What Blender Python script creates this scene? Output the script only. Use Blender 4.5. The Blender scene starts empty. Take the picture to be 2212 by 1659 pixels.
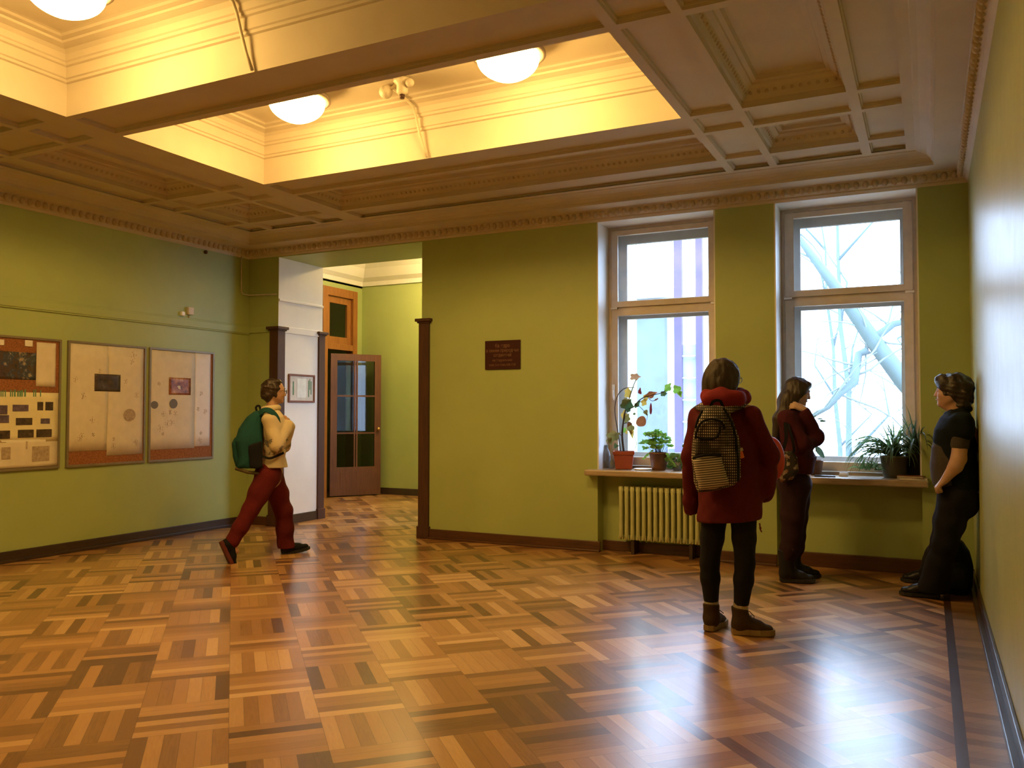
import bpy, bmesh, math, random
import numpy as np
from mathutils import Vector, Matrix
PI = math.pi
rnd = random.Random(7)
SC = bpy.context.scene
COL = SC.collection
# ------------------------------------------------------------------ camera
FPX, YAW, PITCH, ROLL, EYE = 1803.6, 0.462623, 0.0335503, 0.00056266, 1.38
_c, _s = math.cos, math.sin
FW = Vector((-_s(YAW)*_c(PITCH), _c(YAW)*_c(PITCH), _s(PITCH)))
_ri = Vector((_c(YAW), _s(YAW), 0)); _u = _ri.cross(FW)
RI = _ri*_c(ROLL)+_u*_s(ROLL); UP = -_ri*_s(ROLL)+_u*_c(ROLL)
cam_d = bpy.data.cameras.new('camera'); cam = bpy.data.objects.new('camera', cam_d); COL.objects.link(cam)
cam_d.sensor_width = 36; cam_d.lens = 36*FPX/2212; cam_d.clip_start = 0.05; cam_d.clip_end = 300
cam.matrix_world = Matrix(((RI.x, UP.x, -FW.x, 0), (RI.y, UP.y, -FW.y, 0), (RI.z, UP.z, -FW.z, EYE), (0, 0, 0, 1)))
SC.camera = cam
# ------------------------------------------------------------------ light and exposure
W = bpy.data.worlds.new('overcast_sky'); SC.world = W; W.use_nodes = True
wn = W.node_tree.nodes; wl = W.node_tree.links
bgn = wn['Background']
_tc = wn.new('ShaderNodeTexCoord'); _sp = wn.new('ShaderNodeSeparateXYZ'); _rp = wn.new('ShaderNodeValToRGB')
wl.new(_tc.outputs['Generated'], _sp.inputs[0]); wl.new(_sp.outputs['Z'], _rp.inputs[0]); wl.new(_rp.outputs[0], bgn.inputs[0])
_rp.color_ramp.elements[0].position = 0.0; _rp.color_ramp.elements[0].color = (0.56, 0.72, 1.0, 1)
_rp.color_ramp.elements[1].position = 0.7; _rp.color_ramp.elements[1].color = (0.66, 0.80, 1.0, 1)
SKY = 12.5
bgn.inputs[1].default_value = SKY
SC.view_settings.view_transform = 'Standard'
SC.view_settings.look = 'None'
SC.view_settings.gamma = 1.0
SC.view_settings.use_curve_mapping = False
SC.view_settings.exposure = 0.15
cy = SC.cycles
cy.use_denoising = True
cy.max_bounces = 8; cy.diffuse_bounces = 5; cy.glossy_bounces = 3; cy.transmission_bounces = 4; cy.transparent_max_bounces = 16
cy.sample_clamp_indirect = 6.0
cy.caustics_reflective = False; cy.caustics_refractive = False
cy.use_adaptive_sampling = True; cy.adaptive_threshold = 0.02
LAMP = 78.0          # radiance of the opal lamp bowls
LAMPC = (1.0, 0.60, 0.17)
# room dimensions (metres)
XL, XR, YB, YREAR = -7.56, 0.316, 7.81, -1.5
ZC, ZP = 3.30, 3.497

# ------------------------------------------------------------------ materials
MATS = {}
class NT:
    def __init__(s, name):
        s.m = bpy.data.materials.new(name); s.m.use_nodes = True
        s.n = s.m.node_tree.nodes; s.l = s.m.node_tree.links
        s.b = s.n['Principled BSDF']; MATS[name] = s.m
        s.out = s.n['Material Output']
    def new(s, t, **k):
        x = s.n.new(t)
        for a, b in k.items(): setattr(x, a, b)
        return x
    def lk(s, a, b): s.l.new(a, b)
    def val(s, x, sock):
        if hasattr(x, 'is_output') or isinstance(x, bpy.types.NodeSocket): s.l.new(x, sock)
        else: sock.default_value = x
    def math(s, op, a, b=0.0, c=0.0):
        x = s.new('ShaderNodeMath', operation=op)
        s.val(a, x.inputs[0]); s.val(b, x.inputs[1])
        if op in ('COMPARE', 'WRAP', 'MULTIPLY_ADD', 'SMOOTH_MIN'): s.val(c, x.inputs[2])
        return x.outputs[0]
    def coord(s, kind='Object'): return s.new('ShaderNodeTexCoord').outputs[kind]
    def mapped(s, v, scale=(1, 1, 1), rot=(0, 0, 0), loc=(0, 0, 0)):
        x = s.new('ShaderNodeMapping'); s.lk(v, x.inputs[0]); x.inputs['Scale'].default_value = scale
        x.inputs['Rotation'].default_value = rot; x.inputs['Location'].default_value = loc
        return x.outputs[0]
    def noise(s, v, scale=5, detail=3, rough=0.5, dist=0.0):
        x = s.new('ShaderNodeTexNoise'); s.lk(v, x.inputs['Vector'])
        x.inputs['Scale'].default_value = scale; x.inputs['Detail'].default_value = detail
        x.inputs['Roughness'].default_value = rough; x.inputs['Distortion'].default_value = dist
        return x.outputs[0]
    def ramp(s, f, stops, interp='LINEAR'):
        x = s.new('ShaderNodeValToRGB'); s.lk(f, x.inputs[0]); cr = x.color_ramp; cr.interpolation = interp
        while len(cr.elements) < len(stops): cr.elements.new(0.5)
        for e, (p, c) in zip(cr.elements, stops): e.position = p; e.color = (*c, 1) if len(c) == 3 else c
        return x.outputs[0]
    def mix(s, f, a, b, bt='MIX'):
        x = s.new('ShaderNodeMix', data_type='RGBA', blend_type=bt)
        s.val(f, x.inputs[0])
        for v, k in ((a, 6), (b, 7)):
            if isinstance(v, tuple): x.inputs[k].default_value = (*v[:3], 1)
            else: s.lk(v, x.inputs[k])
        return x.outputs[2]
    def bump(s, h, strength=0.3, dist=0.01):
        x = s.new('ShaderNodeBump'); s.lk(h, x.inputs['Height']); x.inputs['Strength'].default_value = strength
        x.inputs['Distance'].default_value = dist; s.lk(x.outputs[0], s.b.inputs['Normal'])
    def col(s, c): s.val((*c, 1) if isinstance(c, tuple) else c, s.b.inputs['Base Color'])
    def rough(s, r): s.val(r, s.b.inputs['Roughness'])

def plain(name, c, rough=0.6, metal=0.0, var=0.08, nscale=12, bump=0.0, bscale=60, spec=0.5):
    t = NT(name); v = t.coord()
    n = t.noise(v, nscale, 3)
    dark = tuple(x*(1-var) for x in c); lite = tuple(min(1, x*(1+var)) for x in c)
    t.col(t.ramp(n, [(0.3, dark), (0.7, lite)])); t.rough(rough); t.b.inputs['Metallic'].default_value = metal
    t.b.inputs['Specular IOR Level'].default_value = spec
    if bump: t.bump(t.noise(v, bscale, 4), bump, 0.004)
    return t.m

def wall_paint(name, c, rough, spec=0.4):
    t = NT(name); v = t.coord()
    n = t.noise(v, 1.3, 5, 0.6); n2 = t.noise(v, 9, 3)
    base = t.ramp(n, [(0.3, tuple(x*0.93 for x in c)), (0.7, tuple(x*1.05 for x in c))])
    sc = t.ramp(t.noise(t.mapped(v, (3, 3, 9)), 4, 6, 0.7), [(0.70, (0, 0, 0)), (0.76, (1, 1, 1))])
    t.col(t.mix(t.math('MULTIPLY', sc, 0.10), base, tuple(x*0.7 for x in c)))
    t.rough(t.math('ADD', t.math('MULTIPLY', n2, 0.12), rough-0.06))
    t.bump(t.noise(t.mapped(v, (1, 1, 0.12)), 5, 2), 0.06, 0.02)
    t.b.inputs['Specular IOR Level'].default_value = spec
    return t.m

def parquet():
    t = NT('parquet'); B = 0.39
    sx = t.new('ShaderNodeSeparateXYZ'); t.lk(t.mapped(t.coord(), (1/B, 1/B, 1), (0, 0, -PI/4)), sx.inputs[0])
    X, Y = sx.outputs[0], sx.outputs[1]
    ix, iy = t.math('FLOOR', X), t.math('FLOOR', Y)
    fx, fy = t.math('FRACT', X), t.math('FRACT', Y)
    par = t.math('MODULO', t.math('ABSOLUTE', t.math('ADD', ix, iy)), 2.0)
    def sel(a, b): # par==0 -> a, par==1 -> b
        return t.math('ADD', t.math('MULTIPLY', a, t.math('SUBTRACT', 1.0, par)), t.math('MULTIPLY', b, par))
    across, alongc = sel(fx, fy), sel(fy, fx)
    N = 6.0
    si = t.math('FLOOR', t.math('MULTIPLY', across, N)); sf = t.math('FRACT', t.math('MULTIPLY', across, N))
    cb = t.new('ShaderNodeCombineXYZ'); t.lk(ix, cb.inputs[0]); t.lk(iy, cb.inputs[1]); t.lk(si, cb.inputs[2])
    wn_ = t.new('ShaderNodeTexWhiteNoise', noise_dimensions='3D'); t.lk(cb.outputs[0], wn_.inputs[0])
    r1 = wn_.outputs[0]
    cb2 = t.new('ShaderNodeCombineXYZ'); t.lk(ix, cb2.inputs[0]); t.lk(iy, cb2.inputs[1])
    wb = t.new('ShaderNodeTexWhiteNoise', noise_dimensions='3D'); t.lk(cb2.outputs[0], wb.inputs[0])
    # grain stretched along the slat
    cg = t.new('ShaderNodeCombineXYZ'); t.lk(t.math('MULTIPLY', alongc, 1.0), cg.inputs[0])
    t.lk(t.math('MULTIPLY', across, 9.0), cg.inputs[1]); t.lk(t.math('MULTIPLY', r1, 40.0), cg.inputs[2])
    g = t.noise(cg.outputs[0], 3.5, 5, 0.6, 0.6)
    k = t.math('ADD', t.math('MULTIPLY', r1, 0.72), t.math('MULTIPLY', t.math('SUBTRACT', g, 0.5), 0.30))
    k = t.math('ADD', k, t.math('MULTIPLY', wb.outputs[0], 0.26))
    k = t.math('ADD', t.math('MULTIPLY', k, 1.0), 0.04)
    dk = t.math('GREATER_THAN', t.math('FRACT', t.math('MULTIPLY', r1, 17.3)), 0.87)
    k = t.math('MULTIPLY', k, t.math('SUBTRACT', 1.0, t.math('MULTIPLY', dk, 0.72)))
    c = t.ramp(k, [(0.0, (0.09, 0.038, 0.017)), (0.14, (0.17, 0.076, 0.028)), (0.34, (0.33, 0.158, 0.055)), (0.66, (0.44, 0.225, 0.080)), (1.0, (0.66, 0.40, 0.17))])
    # plain border planks beside the right-hand wall with a dark inlaid strip
    so = t.new('ShaderNodeSeparateXYZ'); t.lk(t.coord(), so.inputs[0])
    bx = t.math('GREATER_THAN', so.outputs[0], 0.124)
    strip = t.math('MULTIPLY', t.math('GREATER_THAN', so.outputs[0], 0.078), t.math('LESS_THAN', so.outputs[0], 0.124))
    cbb = t.new('ShaderNodeCombineXYZ'); t.lk(t.math('FLOOR', t.math('MULTIPLY', so.outputs[1], 14.0)), cbb.inputs[0])
    wbb = t.new('ShaderNodeTexWhiteNoise', noise_dimensions='3D'); t.lk(cbb.outputs[0], wbb.inputs[0])
    bc = t.ramp(wbb.outputs[0], [(0, (0.17, 0.085, 0.035)), (1, (0.38, 0.21, 0.09))])
    c = t.mix(bx, c, bc); c = t.mix(strip, c, (0.06, 0.028, 0.014))
    # joints
    e1 = t.math('MINIMUM', sf, t.math('SUBTRACT', 1.0, sf)); e1 = t.math('LESS_THAN', e1, 0.022)
    e2 = t.math('MINIMUM', alongc, t.math('SUBTRACT', 1.0, alongc)); e2 = t.math('LESS_THAN', e2, 0.005)
    e = t.math('MULTIPLY', t.math('MAXIMUM', e1, e2), 0.45)
    c = t.mix(e, c, (0.05, 0.02, 0.008))
    t.col(c)
    n = t.noise(t.coord(), 6, 4)
    t.rough(t.math('ADD', t.math('MULTIPLY', n, 0.06), t.math('ADD', 0.275, t.math('MULTIPLY', r1, 0.03))))
    t.b.inputs['Coat Weight'].default_value = 0.55; t.b.inputs['Coat Roughness'].default_value = 0.22
    t.b.inputs['Specular IOR Level'].default_value = 0.55
    h = t.math('SUBTRACT', t.math('ADD', t.math('MULTIPLY', r1, 0.25), t.noise(t.coord(), 2.2, 2)), t.math('MULTIPLY', e, 1.0))
    t.bump(h, 0.10, 0.006)
    return t.m

def wood(name, c1, c2, rough=0.4, axis=2, scale=3):
    t = NT(name); sc = [14, 14, 14]; sc[axis] = 1.1
    n = t.noise(t.mapped(t.coord(), tuple(sc)), scale, 5, 0.6, 0.8)
    t.col(t.ramp(n, [(0.25, c1), (0.75, c2)])); t.rough(rough)
    return t.m

def glass(name, tint=(0.97, 0.985, 1.0), film=0.0):
    t = NT(name); t.n.remove(t.b)
    tr = t.new('ShaderNodeBsdfTransparent'); tr.inputs[0].default_value = (*tint, 1)
    gl = t.new('ShaderNodeBsdfGlossy'); gl.inputs['Roughness'].default_value = 0.03
    lw = t.new('ShaderNodeLayerWeight'); lw.inputs[0].default_value = 0.5
    mx = t.new('ShaderNodeMixShader'); m2 = t.new('ShaderNodeMixShader'); dl = t.new('ShaderNodeBsdfTranslucent'); dl.inputs[0].default_value = (0.8, 0.86, 0.95, 1)
    m2.inputs[0].default_value = film; t.lk(tr.outputs[0], m2.inputs[1]); t.lk(dl.outputs[0], m2.inputs[2])
    t.lk(t.math('ADD', 0.03, t.math('MULTIPLY', t.math('POWER', lw.outputs['Facing'], 5.0), 0.8)), mx.inputs[0]); t.lk(m2.outputs[0], mx.inputs[1]); t.lk(gl.outputs[0], mx.inputs[2])
    t.lk(mx.outputs[0], t.out.inputs[0])
    return t.m

def emit(name, c, s):
    t = NT(name); t.b.inputs['Base Color'].default_value = (0.8, 0.8, 0.8, 1)
    t.b.inputs['Emission Color'].default_value = (*c, 1); t.b.inputs['Emission Strength'].default_value = s
    t.b.inputs['Roughness'].default_value = 0.3
    return t.m

M_PARQ = parquet()
M_GREEN = wall_paint('green_wall_paint', (0.37, 0.445, 0.175), 0.42)
M_GREENR = wall_paint('green_gloss_paint', (0.42, 0.45, 0.22), 0.34, 0.22)
M_WHITE = wall_paint('white_wall_paint', (0.80, 0.79, 0.77), 0.45)
M_CEIL = plain('ceiling_paint', (0.60, 0.53, 0.42), 0.75, var=0.05, nscale=3, bump=0.15, bscale=18)
M_MOULD = plain('moulding_paint', (0.52, 0.43, 0.31), 0.7, var=0.08, nscale=8)
M_FRAME = plain('window_frame_paint', (0.62, 0.55, 0.47), 0.4, var=0.06)
M_SASH = plain('outer_sash_paint', (0.52, 0.54, 0.56), 0.5, var=0.06)
M_GLASS = glass('clear_glass'); M_GLASSW = glass('grimy_window_glass', (0.96, 0.985, 1.0), 0.014)
M_BASE = wood('brown_baseboard', (0.055, 0.022, 0.012), (0.12, 0.05, 0.022), 0.35, axis=0)
M_DBASE = wood('dark_baseboard', (0.030, 0.018, 0.014), (0.06, 0.035, 0.025), 0.35, axis=1)
M_POST = wood('dark_brown_wood', (0.040, 0.014, 0.008), (0.085, 0.032, 0.016), 0.6)
M_DOOR = wood('varnished_door_wood', (0.075, 0.026, 0.009), (0.15, 0.055, 0.017), 0.55)
M_DOORF = wood('varnished_frame_wood', (0.20, 0.075, 0.018), (0.36, 0.15, 0.035), 0.4)
M_SILL = wood('sill_stone', (0.30, 0.22, 0.15), (0.50, 0.40, 0.30), 0.3, axis=0, scale=5)
M_LAMP = emit('lit_opal_glass', LAMPC, LAMP)
M_PLATE = plain('lamp_plate_paint', (0.30, 0.24, 0.18), 0.5)

# ------------------------------------------------------------------ mesh building
class MB:
    def __init__(s): s.v = []; s.f = []; s.sm = []
    def add(s, vs, fs, smooth=False):
        o = len(s.v); s.v += [tuple(p) for p in vs]; s.f += [tuple(i+o for i in f) for f in fs]; s.sm += [smooth]*len(fs); return s
    def box(s, x0, x1, y0, y1, z0, z1):
        vs = [(x, y, z) for x in (x0, x1) for y in (y0, y1) for z in (z0, z1)]
        return s.add(vs, [(0, 1, 3, 2), (4, 6, 7, 5), (0, 4, 5, 1), (2, 3, 7, 6), (0, 2, 6, 4), (1, 5, 7, 3)])
    def obox(s, c, ax, ay, az, hx, hy, hz):
        c = Vector(c); ax, ay, az = Vector(ax).normalized(), Vector(ay).normalized(), Vector(az).normalized()
        vs = [c+ax*(i*hx)+ay*(j*hy)+az*(k*hz) for i in (-1, 1) for j in (-1, 1) for k in (-1, 1)]
        return s.add(vs, [(0, 1, 3, 2), (4, 6, 7, 5), (0, 4, 5, 1), (2, 3, 7, 6), (0, 2, 6, 4), (1, 5, 7, 3)])
    def quad(s, a, b, c, d): return s.add([a, b, c, d], [(0, 1, 2, 3)])
    def tube(s, pts, r, n=8, cap=True):
        pts = [Vector(p) for p in pts]; rs = r if isinstance(r, (list, tuple)) else [r]*len(pts)
        prev = None; vs = []; fs = []
        for i, p in enumerate(pts):
            t = (pts[min(i+1, len(pts)-1)]-pts[max(i-1, 0)]).normalized()
            if prev is None:
                a = t.orthogonal().normalized()
            else:
                a = (prev-t*prev.dot(t)).normalized()
            prev = a; b = t.cross(a)
            vs += [p+(a*math.cos(2*PI*k/n)+b*math.sin(2*PI*k/n))*rs[i] for k in range(n)]
        for i in range(len(pts)-1):
            for k in range(n): fs.append((i*n+k, i*n+(k+1) % n, (i+1)*n+(k+1) % n, (i+1)*n+k))
        if cap: fs.append(tuple(range(n-1, -1, -1))); fs.append(tuple((len(pts)-1)*n+k for k in range(n)))
        return s.add(vs, fs, True)
    def lathe(s, prof, c=(0, 0, 0), n=32, cap=False, sx=1, sy=1):
        vs = []; fs = []
        for r, z in prof: vs += [(c[0]+r*sx*math.cos(2*PI*k/n), c[1]+r*sy*math.sin(2*PI*k/n), c[2]+z) for k in range(n)]
        for i in range(len(prof)-1):
            for k in range(n): fs.append((i*n+k, i*n+(k+1) % n, (i+1)*n+(k+1) % n, (i+1)*n+k))
        if cap: fs.append(tuple(range(n-1, -1, -1))); fs.append(tuple((len(prof)-1)*n+k for k in range(n)))
        return s.add(vs, fs, True)
    def ball(s, c, rx, ry=None, rz=None, n=12, m=8):
        ry = rx if ry is None else ry; rz = rx if rz is None else rz
        vs = []; fs = []
        for i in range(m+1):
            a = -PI/2+PI*i/m
            for k in range(n):
                b = 2*PI*k/n; vs.append((c[0]+rx*math.cos(a)*math.cos(b), c[1]+ry*math.cos(a)*math.sin(b), c[2]+rz*math.sin(a)))
        for i in range(m):
            for k in range(n): fs.append((i*n+k, i*n+(k+1) % n, (i+1)*n+(k+1) % n, (i+1)*n+k))
        return s.add(vs, fs, True)
    def rect_loops(s, x0, x1, y0, y1, prof, cap=True, smooth=False):
        """nested rectangular loops: prof = [(inset, z)...]"""
        vs = []; fs = []
        for d, z in prof: vs += [(x0+d, y0+d, z), (x1-d, y0+d, z), (x1-d, y1-d, z), (x0+d, y1-d, z)]
        for i in range(len(prof)-1):
            for k in range(4): fs.append((i*4+k, i*4+(k+1) % 4, (i+1)*4+(k+1) % 4, (i+1)*4+k))
        if cap: j = (len(prof)-1)*4; fs.append((j, j+1, j+2, j+3))
        return s.add(vs, fs, smooth)
    def build(s, name, mat, parent=None, bevel=0.0, fix=True):
        me = bpy.data.meshes.new(name); me.from_pydata(s.v, [], s.f); me.update()
        me.polygons.foreach_set('use_smooth', s.sm)
        me.materials.append(mat)
        if fix:
            bm = bmesh.new(); bm.from_mesh(me); bmesh.ops.remove_doubles(bm, verts=bm.verts, dist=1e-5)
            bmesh.ops.recalc_face_normals(bm, faces=bm.faces); bm.to_mesh(me); bm.free()
        o = bpy.data.objects.new(name, me); COL.objects.link(o)
        if parent is not None:
            o.parent = parent
            o.matrix_parent_inverse = parent.matrix_world.inverted() if parent.type != 'EMPTY' else Matrix.Translation(-parent.location)
        if bevel:
            md = o.modifiers.new('bevel', 'BEVEL'); md.width = bevel; md.segments = 2; md.limit_method = 'ANGLE'; md.angle_limit = 0.7
        return o

def struct(o): o['kind'] = 'structure'; return o
def tag(o, label, cat, group=None, kind=None):
    o['label'] = label; o['category'] = cat
    if group: o['group'] = group
    if kind: o['kind'] = kind
    return o
def thing(name, loc, label, cat, group=None):
    o = bpy.data.objects.new(name, None); COL.objects.link(o); o.location = loc; o.empty_display_size = 0.1
    bpy.context.view_layer.update()
    return tag(o, label, cat, group)
def frame_rect(mb, x0, x1, z0, z1, y0, y1, w, wb=None, wt=None):
    wb = wb or w; wt = wt or w
    mb.box(x0, x0+w, y0, y1, z0, z1); mb.box(x1-w, x1, y0, y1, z0, z1)
    mb.box(x0+w, x1-w, y0, y1, z0, z0+wb); mb.box(x0+w, x1-w, y0, y1, z1-wt, z1)

# ================================================================== THE ROOM
T = 0.30
mb = MB(); mb.box(-10.9, 0.7, YREAR-0.2, 12.2, -0.2, 0.0); struct(mb.build('floor', M_PARQ))
# opening and windows in the back wall
OX0, OX1, OZ = -7.083, -5.012, 3.27
YH = 8.64                      # hall side of the thick wall
W1, W2 = (-2.946, -1.77), (-1.234, -0.058)
WZ0, WZ1 = 0.79, 3.29
YO = 8.55                      # outer face by the windows
ZT = 4.4
mb = MB()
mb.box(XL-0.3, OX0, YB, YH, 0, ZT)
mb.box(OX0, OX1, YB, YH, OZ, ZT)
mb.box(OX1, W1[0], YB, YO, 0, ZT)
for (a, b) in (W1, W2):
    mb.box(a, b, YB, YO, WZ1, ZT)
    mb.box(a-0.0, b+0.0, YB+0.16, YO, 0, WZ0)
mb.box(W1[1], W2[0], YB, YO, 0, ZT)
mb.box(W2[1], XR+0.3, YB, YO, 0, ZT)
# shallow niches under the sills are a little wider than the windows on the left
wb_ = struct(mb.build('wall_back', M_GREEN))
# white plaster jamb and reveals
mb = MB()
mb.box(OX0, OX0+0.004, YB+0.002, YH, 0, OZ)
mb.build('plaster_jamb', M_WHITE, wb_)
mb = MB()
for (a, b) in (W1, W2):
    mb.box(a, a+0.012, YB-0.001, YO, WZ0, WZ1); mb.box(b-0.012, b, YB-0.001, YO, WZ0, WZ1)
    mb.box(a, b, YB-0.001, YO, WZ1-0.012, WZ1)
mb.build('window_reveal', M_WHITE, wb_)
mb = MB(); mb.box(XL-0.3, XL, YREAR-0.2, YB+0.1, 0, ZT); struct(mb.build('wall_left', M_GREEN))
mb = MB(); mb.box(XR, XR+0.3, YREAR-0.2, YO, 0, ZT); struct(mb.build('wall_right', M_GREENR))
mb = MB(); mb.box(XL-0.3, XR+0.3, YREAR-0.3, YREAR, 0, ZT); struct(mb.build('wall_rear', M_GREEN))

# ------------------------------------------------------------------ ceiling
xB0, xB1 = -5.511, -1.565
RW = 0.067
rowsY = [(4.346, 5.867), (2.356, 3.877), (0.366, 1.887)]
# distances of ring lines measured from the walls
def ring(lo, hi, a_, b_):
    return None
# columns in X: right side values and the mirrored left side
XR_ = [-0.112, -0.390, -0.458, -1.132, -1.193, -1.498, xB1]          # strip, r3b, r3a, r2b, r2a, r1b, coffer
XL_ = [XL+(XR-v) for v in XR_]; XL_[-1] = xB0
YB_ = [7.40, 7.07+0.0, 7.003, 6.32, 6.261, 5.930, 5.867]              # g, e, .., deep, c, .., a
YR_ = [YREAR+(YB-v) for v in YB_]; YR_[-1] = rowsY[-1][0]
mb = MB(); eg = MB()
def flat(x0, x1, y0, y1, z=ZP): mb.quad((x0, y0, z), (x1, y0, z), (x1, y1, z), (x0, y1, z))
def shallow(x0, x1, y0, y1, d=0.035): mb.rect_loops(x0, x1, y0, y1, [(0, ZP), (0.004, ZP+d*0.5), (0.012, ZP+d*0.5), (0.014, ZP+d)])
def eggs(x0, x1, y0, y1, z, r=0.013, step=0.052):
    for (ax, ay, bx, by) in ((x0, y0, x1, y0), (x1, y0, x1, y1), (x1, y1, x0, y1), (x0, y1, x0, y0)):
        L = math.hypot(bx-ax, by-ay); n = max(1, int(L/step))
        for i in range(n):
            f = (i+0.5)/n; eg.ball((ax+(bx-ax)*f, ay+(by-ay)*f, z), r*(1.0 if ax == bx else 1.15), r*(1.15 if ax == bx else 1.0), r*1.3, 6, 4)
def deep(x0, x1, y0, y1):
    D = 0.17
    prof = [(0, ZP), (0.0, ZP+0.045), (0.018, ZP+0.05), (0.03, ZP+0.075), (0.05, ZP+0.105), (0.082, ZP+0.122), (0.086, ZP+0.135), (0.115, ZP+0.14), (0.125, ZP+D), (0.16, ZP+D+0.006)]
    mb.rect_loops(x0, x1, y0, y1, prof)
    eggs(x0+0.034, x1-0.034, y0+0.034, y1-0.034, ZP+0.088)
def big(x0, x1, y0, y1):
    prof = [(0, ZP), (0, ZP+0.235), (0.014, ZP+0.243), (0.014, ZP+0.262), (0.024, ZP+0.270), (0.024, ZP+0.345), (0.038, ZP+0.353), (0.040, ZP+0.372),
            (0.050, ZP+0.380), (0.052, ZP+0.425), (0.075, ZP+0.448), (0.088, ZP+0.452), (0.125, ZP+0.464), (0.128, ZP+0.480), (0.165, ZP+0.486), (0.18, ZP+0.497), (0.2, ZP+0.5)]
    mb.rect_loops(x0, x1, y0, y1, prof)
xs = [XL_[0]]
# cell classes along an axis from the strip inwards: S(hallow) R(ib) D(eep) R S R, then the coffers
def cells(seq):
    cl = ['S', 'R', 'D', 'R', 'S', 'R']
    return [(seq[i], seq[i+1], cl[i]) for i in range(6)]
colsL = [(a, b, k) for (a, b, k) in cells(XL_)]
colsR = [(b, a, k) for (a, b, k) in cells(XR_)][::-1]
rowsN = [(a, b, k) for (a, b, k) in cells(YR_)]
rowsF = [(b, a, k) for (a, b, k) in cells(YB_)][::-1]
midX = [(xB0, xB1, 'C')]
midY = []
rs_ = sorted(rowsY)
for i, (a, b) in enumerate(rs_):
    midY.append((a, b, 'C'))
    if i < len(rs_)-1:
        n = rs_[i+1][0]
        midY += [(b, b+RW, 'R'), (b+RW, n-RW, 'S'), (n-RW, n, 'R')]
CX = colsL+midX+colsR; CY = rowsN+midY+rowsF
def idx_ring(i, n): return min(i, n-1-i)
for i, (x0, x1, kx) in enumerate(CX):
    for j, (y0, y1, ky) in enumerate(CY):
        ri = min(i, len(CX)-1-i); inner_x = (kx == 'C')
        if kx == 'C' and ky == 'C': big(x0, x1, y0, y1)
        elif 'R' in (kx, ky): flat(x0, x1, y0, y1)
        elif kx == 'D' or ky == 'D':
            # corner crossing cells stay shallow unless both axes are in the deep band
            if (kx == 'D' and ky == 'D') or (kx == 'D' and ky == 'C') or (kx == 'C' and ky == 'D'): deep(x0, x1, y0, y1)
            else: shallow(x0, x1, y0, y1)
        else: shallow(x0, x1, y0, y1)
cl_ = struct(mb.build('ceiling', M_CEIL))
eg.build('egg_and_dart_beading', M_MOULD, cl_, fix=False)
mb = MB(); mb.box(XL-0.35, XR+0.35, YREAR-0.35, YO, ZT, ZT+0.1); struct(mb.build('ceiling', M_CEIL))
# cornice round the room
mb = MB()
prof = [(0.0, ZC-0.02), (0.022, ZC), (0.022, ZC+0.012), (0.05, ZC+0.03), (0.062, ZC+0.075), (0.085, ZC+0.085), (0.252, ZC+0.092), (0.252, ZC+0.118),
        (0.262, ZC+0.120), (0.275, ZC+0.150), (0.30, ZC+0.172), (0.345, ZC+0.186), (0.375, ZC+0.190), (0.382, ZC+0.1968), (0.45, ZC+0.1968)]
mb.rect_loops(XL, XR, YREAR, YB, prof, cap=False)
o_ = struct(mb.build('trim_1', M_CEIL))
eg = MB()
for (ax, ay, bx, by) in ((XL+0.058, YB-0.058, XR-0.058, YB-0.058), (XR-0.058, YB-0.058, XR-0.058, YREAR+0.06), (XL+0.058, YREAR+0.06, XL+0.058, YB-0.058)):
    L = math.hypot(bx-ax, by-ay); n = int(L/0.075)
    for i in range(n):
        f = (i+0.5)/n; eg.ball((ax+(bx-ax)*f, ay+(by-ay)*f, ZC+0.042), 0.026, 0.026, 0.036, 6, 4)
eg.build('leaf_beading', M_MOULD, o_, fix=False)

# ------------------------------------------------------------------ hall beyond the opening
HXL, HY2, HXR, HZ = -8.70, 11.66, -4.15, 4.05
mb = MB(); mb.box(HXL-0.15, HXL, 11.50, HY2+0.2, 0, HZ+0.3); mb.box(HXL-0.15, HXL, YH, 10.60, 0, HZ+0.3); mb.box(HXL-0.15, HXL, 10.6, 11.5, 3.42, HZ+0.3)
mb.box(HXL-2.0, HXL-1.9, YH, HY2+0.2, 0, HZ+0.3); mb.box(HXL-2.0, HXL-0.15, YH-0.1, YH, 0, HZ+.3); mb.box(HXL-2.0, HXL-0.15, HY2+.1, HY2+.2, 0, HZ+.3); mb.box(HXL-2.0, HXL, YH, HY2+.2, 3.5, 3.6)
struct(mb.build('wall_hall_left', M_GREEN))
mb = MB(); mb.box(HXL, HXR+0.3, HY2, HY2+0.2, 0, HZ+0.3); struct(mb.build('wall_hall_far', M_GREEN))
mb = MB(); mb.box(HXR, HXR+0.3, YO, 9.1, 0, HZ+0.3); mb.box(HXR, HXR+0.3, 10.2, HY2, 0, HZ+0.3); mb.box(HXR, HXR+0.3, 9.1, 10.2, 0, 0.9); mb.box(HXR, HXR+0.3, 9.1, 10.2, 3.3, HZ+0.3)
mb.box(HXL-.15, XL-.3, YB+.4, YH, 0, HZ+.3)
struct(mb.build('wall_hall_right', M_GREEN))
mb = MB(); mb.box(HXL-2, HXR+0.3, YH, HY2+0.2, HZ, HZ+0.1); struct(mb.build('ceiling', M_WHITE))
mb = MB()
mb.rect_loops(HXL, HXR, YH, HY2, [(0, 3.53), (0.03, 3.53), (0.05, 3.60), (0.12, 3.66), (0.2, 3.80), (0.3, 3.9), (0.34, HZ)], cap=False)
struct(mb.build('trim_2', M_WHITE))
mb = MB(); mb.box(HXR+0.12, HXR+0.17, 9.1, 9.17, 0.9, 3.3); mb.box(HXR+0.12, HXR+0.17, 10.13, 10.2, 0.9, 3.3); mb.box(HXR+0.12, HXR+0.17, 9.17, 10.13, 2.4, 2.46)
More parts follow.
